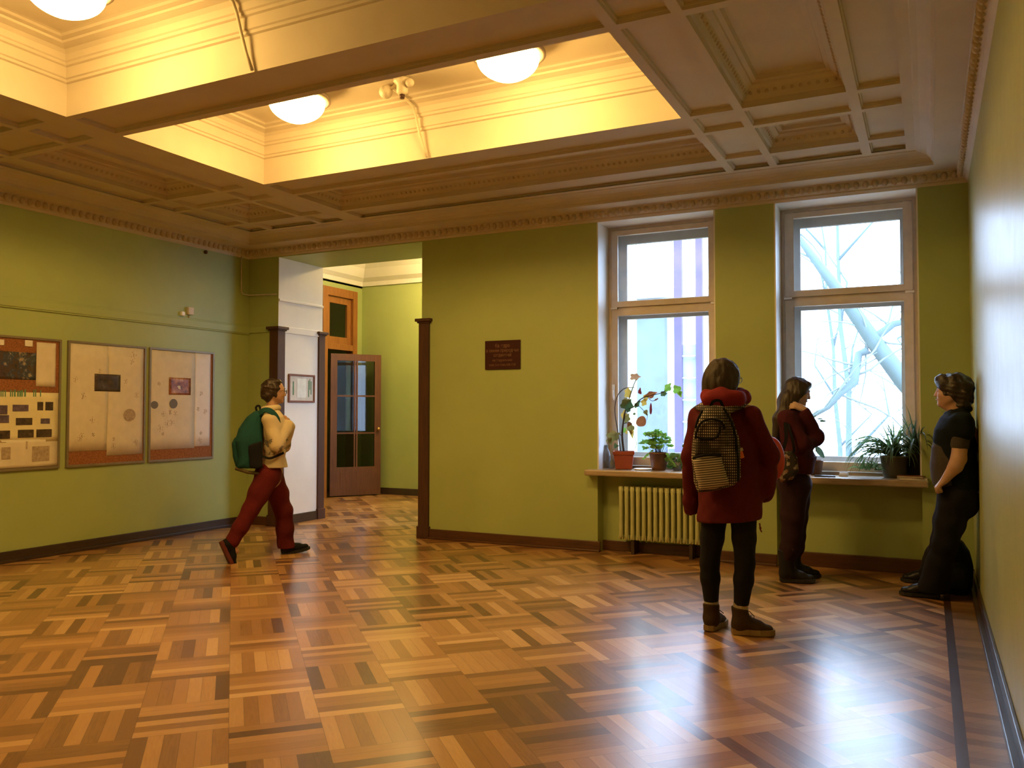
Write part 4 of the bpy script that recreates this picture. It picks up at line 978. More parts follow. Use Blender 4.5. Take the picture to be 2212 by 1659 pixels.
# ------------------------------------------------------------------ 1: woman in the red parka, seen from behind
def red_woman():
    f = Figure(-1.15, 5.30); K = f.K
    F = nrm((0.42, 0.90, 0)); Rt = nrm((0.90, -0.42, 0))       # facing, her right
    shL, shR = K(1512, 893, .07), K(1620, 893, -.07)
    elL, wrL = K(1497, 985, .03), K(1494, 1082, .13)
    elR, wrR = K(1655, 985, -.03), K(1652, 1058, .14)
    hpL, hpR = K(1549, 1062, .03), K(1604, 1062, -.03)
    knL, knR = K(1533, 1215, .05), K(1609, 1217, -.01)
    anL, anR = K(1537, 1325, .06), K(1600, 1330, .0)
    anL[2] = 0.10; anR[2] = 0.10
    hc = K(1563, 821, .03)
    nk = K(1566, 872, 0.0)
    # body
    S = SDF((-0.42, -0.40, -0.02), (0.48, 0.50, 1.78), 0.007)
    HF = nrm((0.80, 0.60, -0.05)); P, M = head(S, hc, HF, sc=0.98)
    S.cone(nk+(0, 0, -0.02), hc+(0, 0, -0.05), 0.055, 0.05, 0.02)
    mid = (shL+shR)/2; pel = (hpL+hpR)/2
    S.cone(shL, shR, 0.05, 0.05, 0.04); S.cone(mid+(0, 0, -0.1), pel+(0, 0, 0.1), 0.12, 0.11, 0.05); S.cone(pel+(0, 0, .06), pel, 0.13, 0.12, 0.04)
    for a, b, c, sd in ((shL, elL, wrL, -1), (shR, elR, wrR, 1)):
        limb(S, (a, b, c), (0.045, 0.036, 0.025)); hand(S, c, nrm(F*0.7+(0, 0, -0.6)), nrm(-Rt*sd), side=sd, curl=0.7, sc=0.92)
    for a, b, c in ((hpL, knL, anL), (hpR, knR, anR)): limb(S, (a, b, c), (0.078, 0.052, 0.036)); S.cone(c, c+(0, 0, -0.04), 0.036, 0.03); 
    S.cone(anL+(0, 0, -.05), anL+(0.04, 0.10, -.06), 0.03, 0.025); S.cone(anR+(0, 0, -.05), anR+(0.11, 0.0, -.06), 0.03, 0.025)
    body = S.build('person', M_SKIN); f.place(body)
    tag(body, 'woman seen from behind in a long dark red parka with black leggings and brown boots', 'person')
    face_bits(body, P, M, 0.98, M_HBR, specs=True)
    # hair: bob
    S = SDF(hc-0.2, hc+0.2, 0.005)
    S.ell(P(-0.012, 0, 0.030), (0.114, 0.100, 0.110), M, 0); S.ell(P(-0.032, 0, -0.035), (0.100, 0.112, 0.10), M, 0.04); S.cone(P(-0.05, 0.045, -0.03), P(-0.055, 0.075, -0.110), 0.050, 0.044, .03); S.cone(P(-0.05, -0.045, -0.03), P(-0.045, -0.07, -0.105), 0.050, 0.040, .03)
    S.cone(P(-0.06, 0, -0.03), P(-0.06, 0, -0.11), 0.055, 0.045, .03); S.cone(P(-0.03, 0.07, -0.05), P(-0.02, 0.098, -0.118), 0.03, 0.022, .03)
    S.cone(P(0.02, 0.078, 0.0), P(0.015, 0.084, -0.095), 0.025, 0.018, .02); S.cone(P(0.02, -0.078, 0.0), P(0.015, -0.084, -0.095), 0.025, 0.018, .02)
    S.ell(P(0.105, 0, -0.035), (0.062, 0.060, 0.085), M, 0.01, 's')
    S.cut(P(-0.05, 0, -0.118), (0, 0, -1)); S.noise(0.0022, 130, 3, aniso=(1, 1, 0.12))
    S.build('hair', M_HBR, body)
    # leggings
    S = SDF((-0.3, -0.3, 0.05), (0.35, 0.35, 1.0), 0.007)
    for a, b, c in ((hpL, knL, anL), (hpR, knR, anR)):
        m_ = b+(c-b)*0.3
        limb(S, (a, a*0.35+b*0.65, b, m_, c+(0, 0, 0.045)), (0.092, 0.072, 0.060, 0.060, 0.042))
    S.ell(pel+(0, 0, .02), (0.16, 0.12, 0.13), None, 0.05); S.cut((0, 0, 0.182), (0, 0, -1)); S.build('leggings', M_BLACK, body)
    # socks
    for c in (anL, anR):
        m = MB(); m.lathe([(0.043, 0.098), (0.047, 0.06), (0.047, 0.02)], tuple(c), 20); o = m.build('sock', M_SOCK); o.parent = body
    shoe(f, 'boot', anL, (0.35, 0.90), body, M_BOOT, M_SOLE, L=0.255, shaft=0.068, sr=0.052, sole_h=0.036, lace=M_LACE, wide=1.12)
    shoe(f, 'boot', anR, (0.99, 0.06), body, M_BOOT, M_SOLE, L=0.255, shaft=0.068, sr=0.052, sole_h=0.036, lace=M_LACE, wide=1.12)
    # parka
    S = SDF((-0.45, -0.40, 0.55), (0.5, 0.45, 1.62), 0.007)
    def lvl(px0, px1, py, d=0.0, b=0.13): A, B = K(px0, py, d), K(px1, py, d); return ((A[2]+B[2])/2, (A[0]+B[0])/2, d, (B[0]-A[0])/2, b)
    S.loft([lvl(1506, 1646, 1131, 0, 0.165), lvl(1507, 1645, 1060, 0, 0.165), lvl(1506, 1641, 985, 0, 0.155), lvl(1502, 1636, 930, 0, 0.145), lvl(1500, 1632, 905, 0, 0.13), lvl(1512, 1620, 882, 0, 0.10), lvl(1535, 1600, 868, 0, 0.07)], rot=-0.10, k=0)
    for a, b, c, x in ((shL, elL, wrL, -0.005), (shR, elR, wrR, 0.006)):
        w_ = 0.92 if x < 0 else 1.04; limb(S, (a+(x, 0, -0.015), b+(x*2, 0, 0), c+(0, 0, 0.0), c+(c-b)*(0.22 if x < 0 else 0.16)), (0.066, 0.062*w_, 0.054*w_, 0.050*w_), 0.03)
    S.ell(wrR*0.3+elR*0.7+(-0.0, -0.02, -0.10), (0.06, 0.06, 0.09), None, 0.05)
    # slit between the sleeves and the coat
    S.noise(0.0035, 26, 5, aniso=(1, 1, 0.5)); S.noise(0.002, 60, 8)
    # hollow hem
    S.loft([(0.4, 0.015, 0, 0.175, 0.145), (0.80, 0.015, 0, 0.165, 0.135)], rot=-0.10, op='s')
    e = c
    for a, b in ((elL, wrL), (elR, wrR)):
        t = nrm(b-a); S.cone(b+t*0.02, b+t*0.12, 0.038, 0.040, 0.003, 's')
    S.cut(K(1566, 1124), nrm((0.075, 0, -1)))
    S.build('parka', M_REDC, body)
    # hood: a thick rolled heap round the neck
    S = SDF(nk-0.24, nk+0.24, 0.006)
    ring = [K(1529, 855, -.03), K(1541, 862, -.11), K(1567, 866, -.13), K(1593, 862, -.10), K(1607, 857, -.01), K(1598, 852, .07), K(1560, 850, .10), K(1531, 850, .06)]
    for i in range(8): S.cone(ring[i], ring[(i+1) % 8], 0.043 if i < 5 else 0.034, 0.043 if i < 4 else 0.034, 0.03)
    S.ell(K(1556, 864, -.12), (0.115, 0.06, 0.058), None, 0.04); S.cone(K(1557, 846, -.115), K(1560, 884, -.155), 0.025, 0.02, 0.04)
    S.noise(0.004, 34, 4)
    S.build('hood', M_REDC2, body)
    m = MB(); p = K(1641, 1130, -.06); m.tube([p, p+(0.004, 0, -0.04), p+(0.012, 0, -0.055)], 0.004, 6); m.ball(tuple(p+(0.004, 0, -0.03)), 0.007); o = m.build('drawstring', M_REDC2); o.parent = body
    # ---------------- backpack
    d0 = -0.235; Kq = lambda x, y, d=d0: f.K(x, y, d)
    t = thing('backpack', tuple(f.B+f.r*Kq(1545, 1063)[0]+f.n*d0+NP((0, 0, Kq(1545, 1063)[2]))), 'black and cream woven backpack with striped lower pocket worn on the red parka', 'backpack')
    def bb(S, nm, mt, par=None):
        o = S.build(nm, mt, None); f.place(o)
        if par is None: o.parent = t; o.matrix_parent_inverse = Matrix.Translation(-t.location)
        else: o.parent = par; o.matrix_parent_inverse = (Matrix.Translation(Vector(f.B)) @ Matrix.Rotation(f.ang, 4, 'Z')).inverted()
        return o
    px = lambda L_, d=d0: [Kq(x, y, d) for x, y in L_]
    S = SDF((-0.32, -0.42, 0.85), (0.22, -0.08, 1.56), 0.006)
    S.prism(px([(1524, 880), (1545, 874), (1572, 880), (1586, 912), (1597, 950), (1601, 1000), (1602, 1034), (1585, 1050), (1545, 1060), (1508, 1064), (1500, 1040), (1492, 990), (1497, 945), (1504, 905)]), -0.215, 0.085, 0.05, bulge=0.35)
    S.noise(0.003, 26, 2); main = bb(S, 'main_compartment', M_TWEED)
    S = SDF((-0.32, -0.46, 0.85), (0.22, -0.15, 1.56), 0.006)
    S.prism(px([(1503, 925), (1512, 908), (1535, 900), (1562, 906), (1574, 930), (1578, 975), (1572, 985), (1530, 988), (1500, 985)], -.3), -0.305, 0.035, 0.03, bulge=0.4); S.noise(0.002, 40, 6)
    upk = bb(S, 'front_pocket', M_TWEED)
    S = SDF((-0.32, -0.46, 0.85), (0.22, -0.15, 1.3), 0.006)
    S.prism(px([(1495, 992), (1530, 984), (1558, 984), (1562, 1000), (1577, 1046), (1545, 1056), (1510, 1060)], -.3), -0.310, 0.040, 0.03, bulge=0.4); S.noise(0.002, 40, 9)
    bb(S, 'lower_pocket', M_STRIPE)
    # arched zips
    for pth, dd, nm in (([(1502, 948), (1506, 928), (1516, 912), (1535, 905), (1556, 910), (1566, 926)], -0.345, 'zip'), ([(1505, 944), (1520, 948), (1545, 946), (1553, 936), (1556, 920)], -0.348, 'zip'), ([(1496, 990), (1525, 983), (1558, 984)], -0.345, 'zip'), ([(1518, 886), (1508, 905), (1502, 925)], -0.29, 'zip'), ([(1562, 880), (1580, 912), (1590, 950), (1594, 1000), (1594, 1040)], -0.292, 'seam')):
        m = MB(); m.tube(smooth_path([Kq(x, y, dd) for x, y in pth], 5), 0.0075, 6); o = m.build(nm, M_BLACK); f.place(o); o.parent = t; o.matrix_parent_inverse = Matrix.Translation(-t.location)
    def st(nm, pts, w, th, mt, nv=(0, -1, 0)):
        o = strap(nm, smooth_path(pts, 6), w, th, mt, None, nv); f.place(o); o.parent = t; o.matrix_parent_inverse = Matrix.Translation(-t.location); return o
    st('shoulder_strap', [Kq(1530, 884, -.20), Kq(1515, 880, -.10), Kq(1508, 876, -.0), Kq(1508, 880, .09), Kq(1511, 905, .155), Kq(1514, 950, .175)], 0.055, 0.012, M_TWEED, (-0.5, -0.5, 0.9))
    st('shoulder_strap', [Kq(1568, 886, -.20), Kq(1590, 878, -.14), Kq(1606, 872, -.05), Kq(1612, 878, .05), Kq(1612, 905, .12), Kq(1606, 950, .15)], 0.055, 0.012, M_TWEED, (0.5, -0.5, 0.9))
    st('top_handle', [Kq(1535, 882, -.22), Kq(1540, 868, -.23), Kq(1555, 866, -.23), Kq(1562, 880, -.22)], 0.018, 0.006, M_BLACK)
    m = MB(); p = Kq(1601, 980, -.20); m.obox(p, (1, 0, .3), (0, 1, 0), (-.3, 0, 1), 0.012, 0.012, 0.028); o = m.build('orange_tag', M_ORANGE, bevel=0.004); f.place(o); o.parent = t; o.matrix_parent_inverse = Matrix.Translation(-t.location)
    m = MB(); p = Kq(1601, 971, -.21); m.obox(p, (1, 0, .3), (0, 1, 0), (-.3, 0, 1), 0.011, 0.010, 0.010); o = m.build('cream_tag', MATS['cream_plastic'], bevel=0.003); f.place(o); o.parent = t; o.matrix_parent_inverse = Matrix.Translation(-t.location)
    # ---------------- rounded red bag beyond her right sleeve
    Kr = lambda x, y: f.K(x, y, 0.16)
    t2 = thing('round_bag', tuple(f.B+f.r*Kr(1668, 1040)[0]+f.n*0.16+NP((0, 0, Kr(1668, 1040)[2]))), 'rounded bright red bag hanging between the red parka and the long-haired woman', 'bag')
    S = SDF((0.10, 0.0, 0.9), (0.42, 0.32, 1.5), 0.006)
    S.ell(Kr(1664, 992), (0.088, 0.06, 0.145), None, 0); S.noise(0.002, 22, 4)
    o = S.build('pouch', M_BRED); f.place(o); o.parent = t2; o.matrix_parent_inverse = Matrix.Translation(-t2.location)
    o = strap('carry_strap', smooth_path([Kr(1652, 955), Kr(1646, 930), Kr(1652, 925), Kr(1660, 950)], 5), 0.018, 0.005, M_BRED, None); f.place(o); o.parent = t2; o.matrix_parent_inverse = Matrix.Translation(-t2.location)

M_HBR = hairm('brown_hair', (0.030, 0.017, 0.010), 0.65); M_BLACK = cloth('black_cloth', (0.006, 0.006, 0.008), 0.85)
M_SOCK = cloth('pale_sock', (0.35, 0.30, 0.22)); M_BOOT = cloth('brown_suede', (0.045, 0.026, 0.012), 0.8); M_SOLE = plain('tan_rubber', (0.24, 0.165, 0.08), 0.7); M_LACE = plain('boot_lace', (0.06, 0.03, 0.02), 0.8)
M_REDC = cloth('dark_red_coat_cloth', (0.085, 0.006, 0.009), 0.9, 40, 0.2, 0.5); M_REDC2 = cloth('red_hood_cloth', (0.17, 0.010, 0.014), 0.85, 40, 0.2, 0.5)
M_BRED = plain('bright_red_vinyl', (0.50, 0.035, 0.02), 0.45); M_ORANGE = plain('orange_plastic', (0.75, 0.16, 0.03), 0.4)
def tweed():
    t = NT('black_cream_weave'); v = t.mapped(t.coord(), (1, 1, 1)); s = t.new('ShaderNodeSeparateXYZ'); t.lk(v, s.inputs[0])
    a = t.math('FRACT', t.math('MULTIPLY', s.outputs[0], 85.0)); b = t.math('FRACT', t.math('MULTIPLY', s.outputs[2], 62.0))
    k = t.math('MULTIPLY', t.math('GREATER_THAN', a, 0.46), t.math('GREATER_THAN', b, 0.44))
    n = t.noise(v, 9, 3); lite = t.ramp(n, [(0.40, (0.07, 0.055, 0.04)), (0.62, (0.66, 0.54, 0.38))])
    t.col(t.mix(k, (0.012, 0.008, 0.006), lite)); t.rough(0.9); return t.m
def stripes():
    t = NT('cream_black_stripes'); s = t.new('ShaderNodeSeparateXYZ'); t.lk(t.mapped(t.coord(), (1, 1, 1), (0, 0.12, 0)), s.inputs[0])
    b = t.math('FRACT', t.math('MULTIPLY', s.outputs[2], 74.0)); k = t.math('GREATER_THAN', b, 0.42)
    t.col(t.mix(k, (0.03, 0.02, 0.015), (0.50, 0.42, 0.31))); t.rough(0.9); return t.m
M_TWEED = tweed(); M_STRIPE = stripes()
red_woman()
# ------------------------------------------------------------------ 2: long-haired woman by the right window, in profile
def maroon_woman():
    f = Figure(-0.99, 7.20); K = f.K
    F = nrm((0.985, 0.17, 0)); Lt = np.cross((0, 0, 1), F)      # her left is away from the camera
    hc = K(1723, 848, 0.0); nk = K(1712, 885, 0.0)
    sR, sL = K(1699, 905, -.15), K(1703, 903, .15)               # right shoulder is the near one
    eR, wR = K(1733, 962, -.17), K(1763, 952, .02)
    eL, wL = K(1762, 944, -.02), K(1737, 884, -.13)
    hR, hL = K(1716, 1052, -.075), K(1722, 1052, .075)
    kR, kL = K(1710, 1160, -.08), K(1718, 1158, .10)
    aR = f.G(1700, 1258, 0.0)+NP((0, 0, .1)); aL = f.G(1714, 1248, 0.0)+NP((0.0, 0.02, .1))
    S = SDF((-0.36, -0.40, -0.02), (0.44, 0.50, 1.82), 0.007)
    P, M = head(S, hc, nrm((0.96, 0.0, -0.24)), U=(0.2, 0, 1), sc=0.98)
    S.cone(nk+(0, 0, -.03), hc+(-0.01, 0, -.05), 0.052, 0.046, .02)
    mid = (sR+sL)/2; pel = (hR+hL)/2
    S.cone(sR, sL, 0.048, 0.048, .03); S.cone(mid+(.01, 0, -.1), pel+(0, 0, .1), 0.10, 0.10, .05); S.cone(pel+(0, 0, .05), pel, .12, .11, .04)
    limb(S, (sR, eR, wR), (.045, .036, .024)); limb(S, (sL, eL, wL), (.045, .036, .024))
    hand(S, wR, nrm(F*0.2+Lt*0.9), nrm(F*(-1.0)), side=1, curl=0.6, sc=0.92)
    hand(S, wL, nrm((-0.88, -.10, 0.40)), nrm((-0.2, 0.75, -0.6)), side=-1, curl=0.55, sc=0.95)
    for a, b, c in ((hR, kR, aR), (hL, kL, aL)): limb(S, (a, b, c), (.078, .052, .036)); S.cone(c+(0, 0, -.04), c+F*0.1+(0, 0, -.05), 0.03, 0.022)
    body = S.build('person', M_SKIN2); f.place(body)
    tag(body, 'woman in profile with long dark hair and maroon clothes, arms folded by the right window', 'person')
    face_bits(body, P, M, 0.98, M_HDK)
    # long straight hair
    S = SDF((-0.36, -0.22, 1.05), (0.22, 0.24, 1.80), 0.006)
    S.ell(P(-0.014, 0, 0.030), (0.104, 0.088, 0.102), M, 0); S.cone(P(-0.03, 0, 0.0), P(-0.075, 0, -0.10), 0.082, 0.072, 0.03)
    b1, b2, b3 = K(1694, 872, .0), K(1681, 905, -.01), K(1673, 950, -.01)
    for dy in (-0.055, 0.0, 0.055): limb(S, (P(-0.06, 0, -0.06)+(0, dy, 0), b1+(0.03, dy, 0), b2+(0.014, dy*1.2, 0), b3+(.006, dy*1.1, -0.02)), (.062, .062, .052, .026), .03)
    S.cone(P(0.0, -0.066, 0.0), P(-0.035, -0.075, -0.12), 0.034, 0.034, .03); S.cone(P(0.0, 0.066, 0.0), P(-0.02, 0.070, -0.12), 0.034, 0.030, .03)
    S.cone(P(-0.035, -0.075, -0.12), K(1690, 912, -.13), 0.036, 0.022, .03)
    S.cone(P(0.070, -0.02, 0.088), P(0.02, -0.075, 0.0), 0.020, 0.022, 0.03); S.cone(P(0.070, 0.02, 0.088), P(0.02, 0.075, 0.0), 0.020, 0.022, 0.03)
    S.ell(P(0.125, 0, -0.035), (0.085, 0.075, 0.095), M, 0.01, 's'); S.noise(0.002, 150, 3, aniso=(1, 1, .1))
    S.build('hair', M_HDK, body)
    # trousers
    S = SDF((-0.30, -0.32, 0.05), (0.35, 0.42, 1.2), 0.007)
    for a, b, c, fw in ((hR, kR, aR, -.07), (hL, kL, aL, .07)):
        m_ = b+(c-b)*.35
        limb(S, (a+(0, 0, .0), a*.4+b*.6, b, m_, c+(0, 0, .10)), (.112, .094, .080, .078, .066))
    S.ell(pel+(-.01, 0, .03), (.135, .155, .14), None, .05); S.noise(.002, 45, 2); S.cut((0, 0, 0.17), (0, 0, -1)); S.build('trousers', M_MARD, body)
    # sweater: torso and folded sleeves
    S = SDF((-0.36, -0.36, 0.85), (0.36, 0.36, 1.62), 0.007)
    def lv(x0, x1, py, b): A, B = K(x0, py, 0), K(x1, py, 0); return ((A[2]+B[2])/2, (A[0]+B[0])/2, 0.0, (B[0]-A[0])/2, b)
    S.loft([lv(1690, 1757, 1022, .160), lv(1686, 1761, 1004, .175), lv(1682, 1764, 988, .18), lv(1684, 1752, 965, .165), lv(1678, 1748, 930, .18), lv(1675, 1740, 905, .19), lv(1680, 1733, 888, .15), lv(1693, 1727, 877, .08)], k=0)
    limb(S, (sR+(0.0, 0, 0), eR+(0, -.0, .005), wR), (.074, .066, .048), .03); limb(S, (sL, eL, wL+nrm(eL-wL)*0.025), (.074, .062, .042), .025)
    S.ell(eL+(0.0, 0, .0), (.062, .06, .062), None, .03)
    S.noise(.003, 34, 5); S.noise(.0016, 80, 6)
    S.loft([(.9, 0.0, 0, .125, .14), (K(1720, 1010, 0)[2], 0.0, 0, .115, .14)], op='s')
    S.build('sweater', M_MAR, body)
    m = MB(); c0 = nk+(0.008, 0, -0.0); ring = [tuple(c0+(0.060*math.cos(a), 0.066*math.sin(a), 0.012*math.cos(a))) for a in [i*PI/12 for i in range(25)]]; m.tube(ring, .016, 8, cap=False); o = m.build('collar', M_MAR); o.parent = body
    for a, wd in ((aR, 1.15), (aL, 1.15)): shoe(f, 'boot', a, (0.985, 0.15), body, M_LEATH, M_BLKR, L=0.27, shaft=0.16, sr=0.066, sole_h=0.03, wide=wd)
    # floral shoulder bag on her near hip
    t = thing('shoulder_bag', tuple(f.B+f.r*K(1698, 1043, -.23)[0]+f.n*(-.23)+NP((0, 0, K(1698, 1043, -.23)[2]))), 'dark flower-patterned shoulder bag on the hip of the long-haired woman', 'bag')
    S = SDF((-0.4, -0.40, 0.75), (0.15, -0.06, 1.35), 0.006)
    S.prism([K(x, y, -.23) for x, y in ((1680, 1000), (1690, 975), (1712, 973), (1722, 988), (1725, 1018), (1712, 1036), (1690, 1044), (1676, 1030))], -.225, .05, .03, bulge=.4); S.noise(.003, 30, 7)
    o = S.build('pouch', M_FLOR); f.place(o); o.parent = t; o.matrix_parent_inverse = Matrix.Translation(-t.location)
    o = strap('carry_strap', smooth_path([K(1688, 978, -.235), K(1698, 950, -.255), K(1697, 918, -.235), K(1698, 895, -.17), K(1700, 888, -.12)], 6), .028, .006, M_BLACK, None); f.place(o); o.parent = t; o.matrix_parent_inverse = Matrix.Translation(-t.location)
    o = strap('carry_strap', smooth_path([K(1716, 976, -.235), K(1712, 950, -.262), K(1704, 920, -.235), K(1702, 897, -.17), K(1701, 890, -.12)], 6), .020, .006, M_BLACK, None); f.place(o); o.parent = t; o.matrix_parent_inverse = Matrix.Translation(-t.location)
M_HDK = hairm('dark_brown_hair', (0.026, 0.013, 0.009)); M_MAR = cloth('maroon_knit', (0.055, 0.008, 0.016), 0.95, 90, .3, .5); M_MARD = cloth('dark_maroon_denim', (0.022, 0.006, 0.010), 0.85)
M_LEATH = cloth('black_leather', (0.012, 0.011, 0.013), 0.35, 30, .2, .15); M_BLKR = plain('black_rubber', (0.012, 0.012, 0.014), .5)
def floral():
    t = NT('dark_floral_cloth'); v = t.coord(); n = t.noise(v, 22, 2, .5); n2 = t.noise(v, 30, 3)
    t.col(t.mix(t.ramp(n, [(.56, (0, 0, 0)), (.60, (1, 1, 1))]), (0.012, 0.009, 0.008), t.ramp(n2, [(.4, (.16, .07, .05)), (.6, (.28, .22, .16))]))); t.rough(.8); return t.m
M_FLOR = floral()
maroon_woman()
# ------------------------------------------------------------------ 3: woman leaning on the right-hand wall
def leaning_woman():
    f = Figure(-0.02, 6.98); K = f.K
    F = nrm((-1, 0.06, 0))
    hc = K(2054, 848, 0.02); nk = K(2071, 886, 0.02)
    sN, sF = K(2078, 915, -.15), K(2072, 912, .17)
    eN, wN = K(2070, 1000, -.20), K(2040, 1038, -.19)
    eF, wF = K(2066, 1000, .22), K(2040, 1042, .16)
    hN, hF = K(2066, 1070, -.08), K(2062, 1070, .09)
    kN, kF = K(2041, 1178, -.08), K(2036, 1172, .13)
    aN = f.G(2012, 1292, 0.0)+NP((0, 0, .1)); aF = f.G(2010, 1262, 0.0)+NP((0, 0, .1))
    S = SDF((-0.42, -0.42, -0.02), (0.36, 0.55, 1.78), 0.007)
    P, M = head(S, hc, nrm((-0.995, 0.03, 0.04)), sc=1.0, jaw=1.12)
    S.cone(nk+(0, 0, -.03), hc+(.01, 0, -.05), .062, .055, .02); S.cone(hc+(-.035, 0, -.095), nk+(-.02, 0, .0), .034, .045, .02)
    mid = (sN+sF)/2; pel = (hN+hF)/2
    S.cone(sN, sF, .05, .05, .03); S.cone(mid+(0, 0, -.1), pel+(0, 0, .1), .12, .12, .05); S.cone(pel+(0, 0, .05), pel, .13, .12, .04)
    limb(S, (sN, eN*.9+sN*.1, eN*.8+wN*.2, wN), (.058, .050, .047, .028)); limb(S, (sF, eF, wF), (.055, .046, .028))
    hand(S, wN, nrm((-0.60, 0.0, -0.62)), nrm((0.5, 0.15, -0.65)), side=-1, curl=1.05, sc=0.95)
    hand(S, wF, nrm((-0.55, -0.1, -0.7)), nrm((0.5, -0.15, -0.6)), side=1, curl=1.0, sc=0.95)
    for a, b, c in ((hN, kN, aN), (hF, kF, aF)): limb(S, (a, b, c), (.085, .056, .038)); S.cone(c+(0, 0, -.04), c+F*0.1+(0, 0, -.05), 0.03, 0.022)
    body = S.build('person', M_SKIN); f.place(body)
    tag(body, 'woman with short dark curly hair leaning on the right wall, dark vest and jeans', 'person')
    face_bits(body, P, M, 1.0, M_HCU)
    S = SDF(hc-.22, hc+.22, .0055)
    S.ell(P(-0.028, 0, 0.045), (.122, .104, .106), M, 0); S.ell(P(0.050, 0, 0.085), (.055, .070, .045), M, .04); S.ell(P(-0.065, 0, -0.01), (.090, .090, .10), M, .04); S.ell(P(-0.08, 0, -0.085), (.055, .065, .06), M, .04)
    S.ell(P(0.115, 0, -0.03), (.085, .08, .085), M, .012, 's'); S.ell(P(0.02, -.10, -.03), (.035, .03, .045), M, .01, 's'); S.ell(P(0.02, .10, -.03), (.035, .03, .045), M, .01, 's')
    S.noise(.006, 70, 3); S.noise(.0035, 140, 5); S.build('hair', M_HCU, body)
    # jeans, flared towards the hem
    S = SDF((-0.42, -0.35, 0.0), (0.36, 0.55, 1.2), .007)
    for a, b, c in ((hN, kN, aN), (hF, kF, aF)):
        m_ = b+(c-b)*.4
        limb(S, (a, a*.45+b*.55, b, m_+(0.005, 0, 0), c+(.015, 0, -.015)), (.118, .098, .080, .088, .104), .03)
    S.ell(pel+(.02, 0, .0), (.125, .17, .14), None, .05); S.ell(pel+(.075, 0, -.06), (.08, .15, .10), None, .05); S.noise(.003, 40, 2); S.cut((0, 0, .045), (0, 0, -1)); S.build('jeans', M_DENIM, body)
    # grey shirt with short sleeves
    S = SDF((-0.36, -0.36, .8), (.36, .40, 1.62), .007)
    def lv(x0, x1, py, b): A, B = K(x0, py, 0.01), K(x1, py, 0.01); return ((A[2]+B[2])/2, (A[0]+B[0])/2, 0.01, (B[0]-A[0])/2, b)
    S.loft([lv(2016, 2104, 1052, .17), lv(2010, 2105, 1030, .18), lv(2009, 2105, 1000, .185), lv(2012, 2104, 965, .185), lv(2022, 2102, 935, .18), lv(2036, 2096, 905, .16), lv(2052, 2086, 888, .08)], k=0)
    limb(S, (sN, sN*.46+eN*.54), (.070, .061), .03); limb(S, (sF, sF*.45+eF*.55), (.072, .066), .03)
    S.noise(.002, 40, 9); S.build('shirt', M_GSH, body)
    # dark open vest hanging to the hip, leaving the shirt front bare
    S = SDF((-0.36, -0.36, .8), (.40, .42, 1.66), .007)
    S.loft([lv(2036, 2112, 1090, .185), lv(2034, 2113, 1060, .19), lv(2028, 2113, 1020, .20), lv(2022, 2112, 985, .205), lv(2014, 2110, 950, .205), lv(2017, 2107, 928, .20), lv(2031, 2102, 903, .18), lv(2050, 2094, 884, .10)], k=0)
    S.cone(sN+(0, 0, .0), sN+(0, -.015, -.05), .085, .082, .03); S.cone(sF, sF+(0, .015, -.05), .085, .082, .03)
    S.ell(K(2020, 1045, 0.01), (.060, .17, .15), None, .02, 's')
    S.noise(.003, 30, 4); S.build('vest', M_VEST, body)
    m = MB(); ring = [tuple(nk+(-.005, 0, -.012)+NP((0.072*math.cos(a), 0.080*math.sin(a), 0.022*math.cos(a)))) for a in [i*PI/12 for i in range(25)]]; m.tube(ring, .026, 8, cap=False); o = m.build('collar', M_VEST); o.parent = body
    for a in (aN, aF): shoe(f, 'shoe', a, (-1, .05), body, M_LEATH, M_BLKR, L=.27, shaft=.02, sr=.05, sole_h=.025, wide=1.05)
    # black rucksack on the floor behind her legs
    f2 = Figure(0.02, 7.30); t = thing('rucksack', tuple(f2.B), 'black rounded rucksack standing on the floor behind the leaning woman against the wall', 'backpack')
    g = f2.K
    S = SDF((-0.25, -0.25, -0.02), (0.42, 0.30, .55), .007)
    S.loft([(0.0, .13, 0, .115, .13), (.06, .13, 0, .135, .15), (.2, .13, 0, .135, .15), (.32, .125, 0, .12, .135), (.39, .115, 0, .09, .11), (.42, .105, 0, .05, .06)], k=0); S.noise(.004, 22, 3)
    o = S.build('main_compartment', M_BLACK2); f2.place(o); o.parent = t; o.matrix_parent_inverse = Matrix.Translation(-t.location)
    S = SDF((-0.25, -0.32, -0.02), (0.42, 0.10, .55), .007)
    S.prism([(0.04, 0, .04), (.22, 0, .04), (.23, 0, .20), (.18, 0, .26), (.08, 0, .26), (.03, 0, .20)], -.15, .03, .025, bulge=.4)
    o = S.build('front_pocket', M_BLACK2); f2.place(o); o.parent = t; o.matrix_parent_inverse = Matrix.Translation(-t.location)
    o = strap('top_handle', smooth_path([(.07, 0, .40), (.08, 0, .445), (.14, 0, .445), (.15, 0, .40)], 5), .02, .006, M_BLACK2, None); f2.place(o); o.parent = t; o.matrix_parent_inverse = Matrix.Translation(-t.location)
M_HCU = hairm('dark_curly_hair', (0.022, 0.015, 0.013), aniso=(30, 30, 30)); M_DENIM = cloth('dark_denim', (0.008, 0.008, 0.011), .95, 120, .25, .25); M_GSH = cloth('grey_brown_shirt', (0.055, 0.046, 0.040), .95)
M_VEST = cloth('black_teal_fleece', (0.003, 0.006, 0.008), .98, 80, .3, .5); M_BLACK2 = cloth('black_nylon', (0.008, 0.008, 0.009), .6)
leaning_woman()
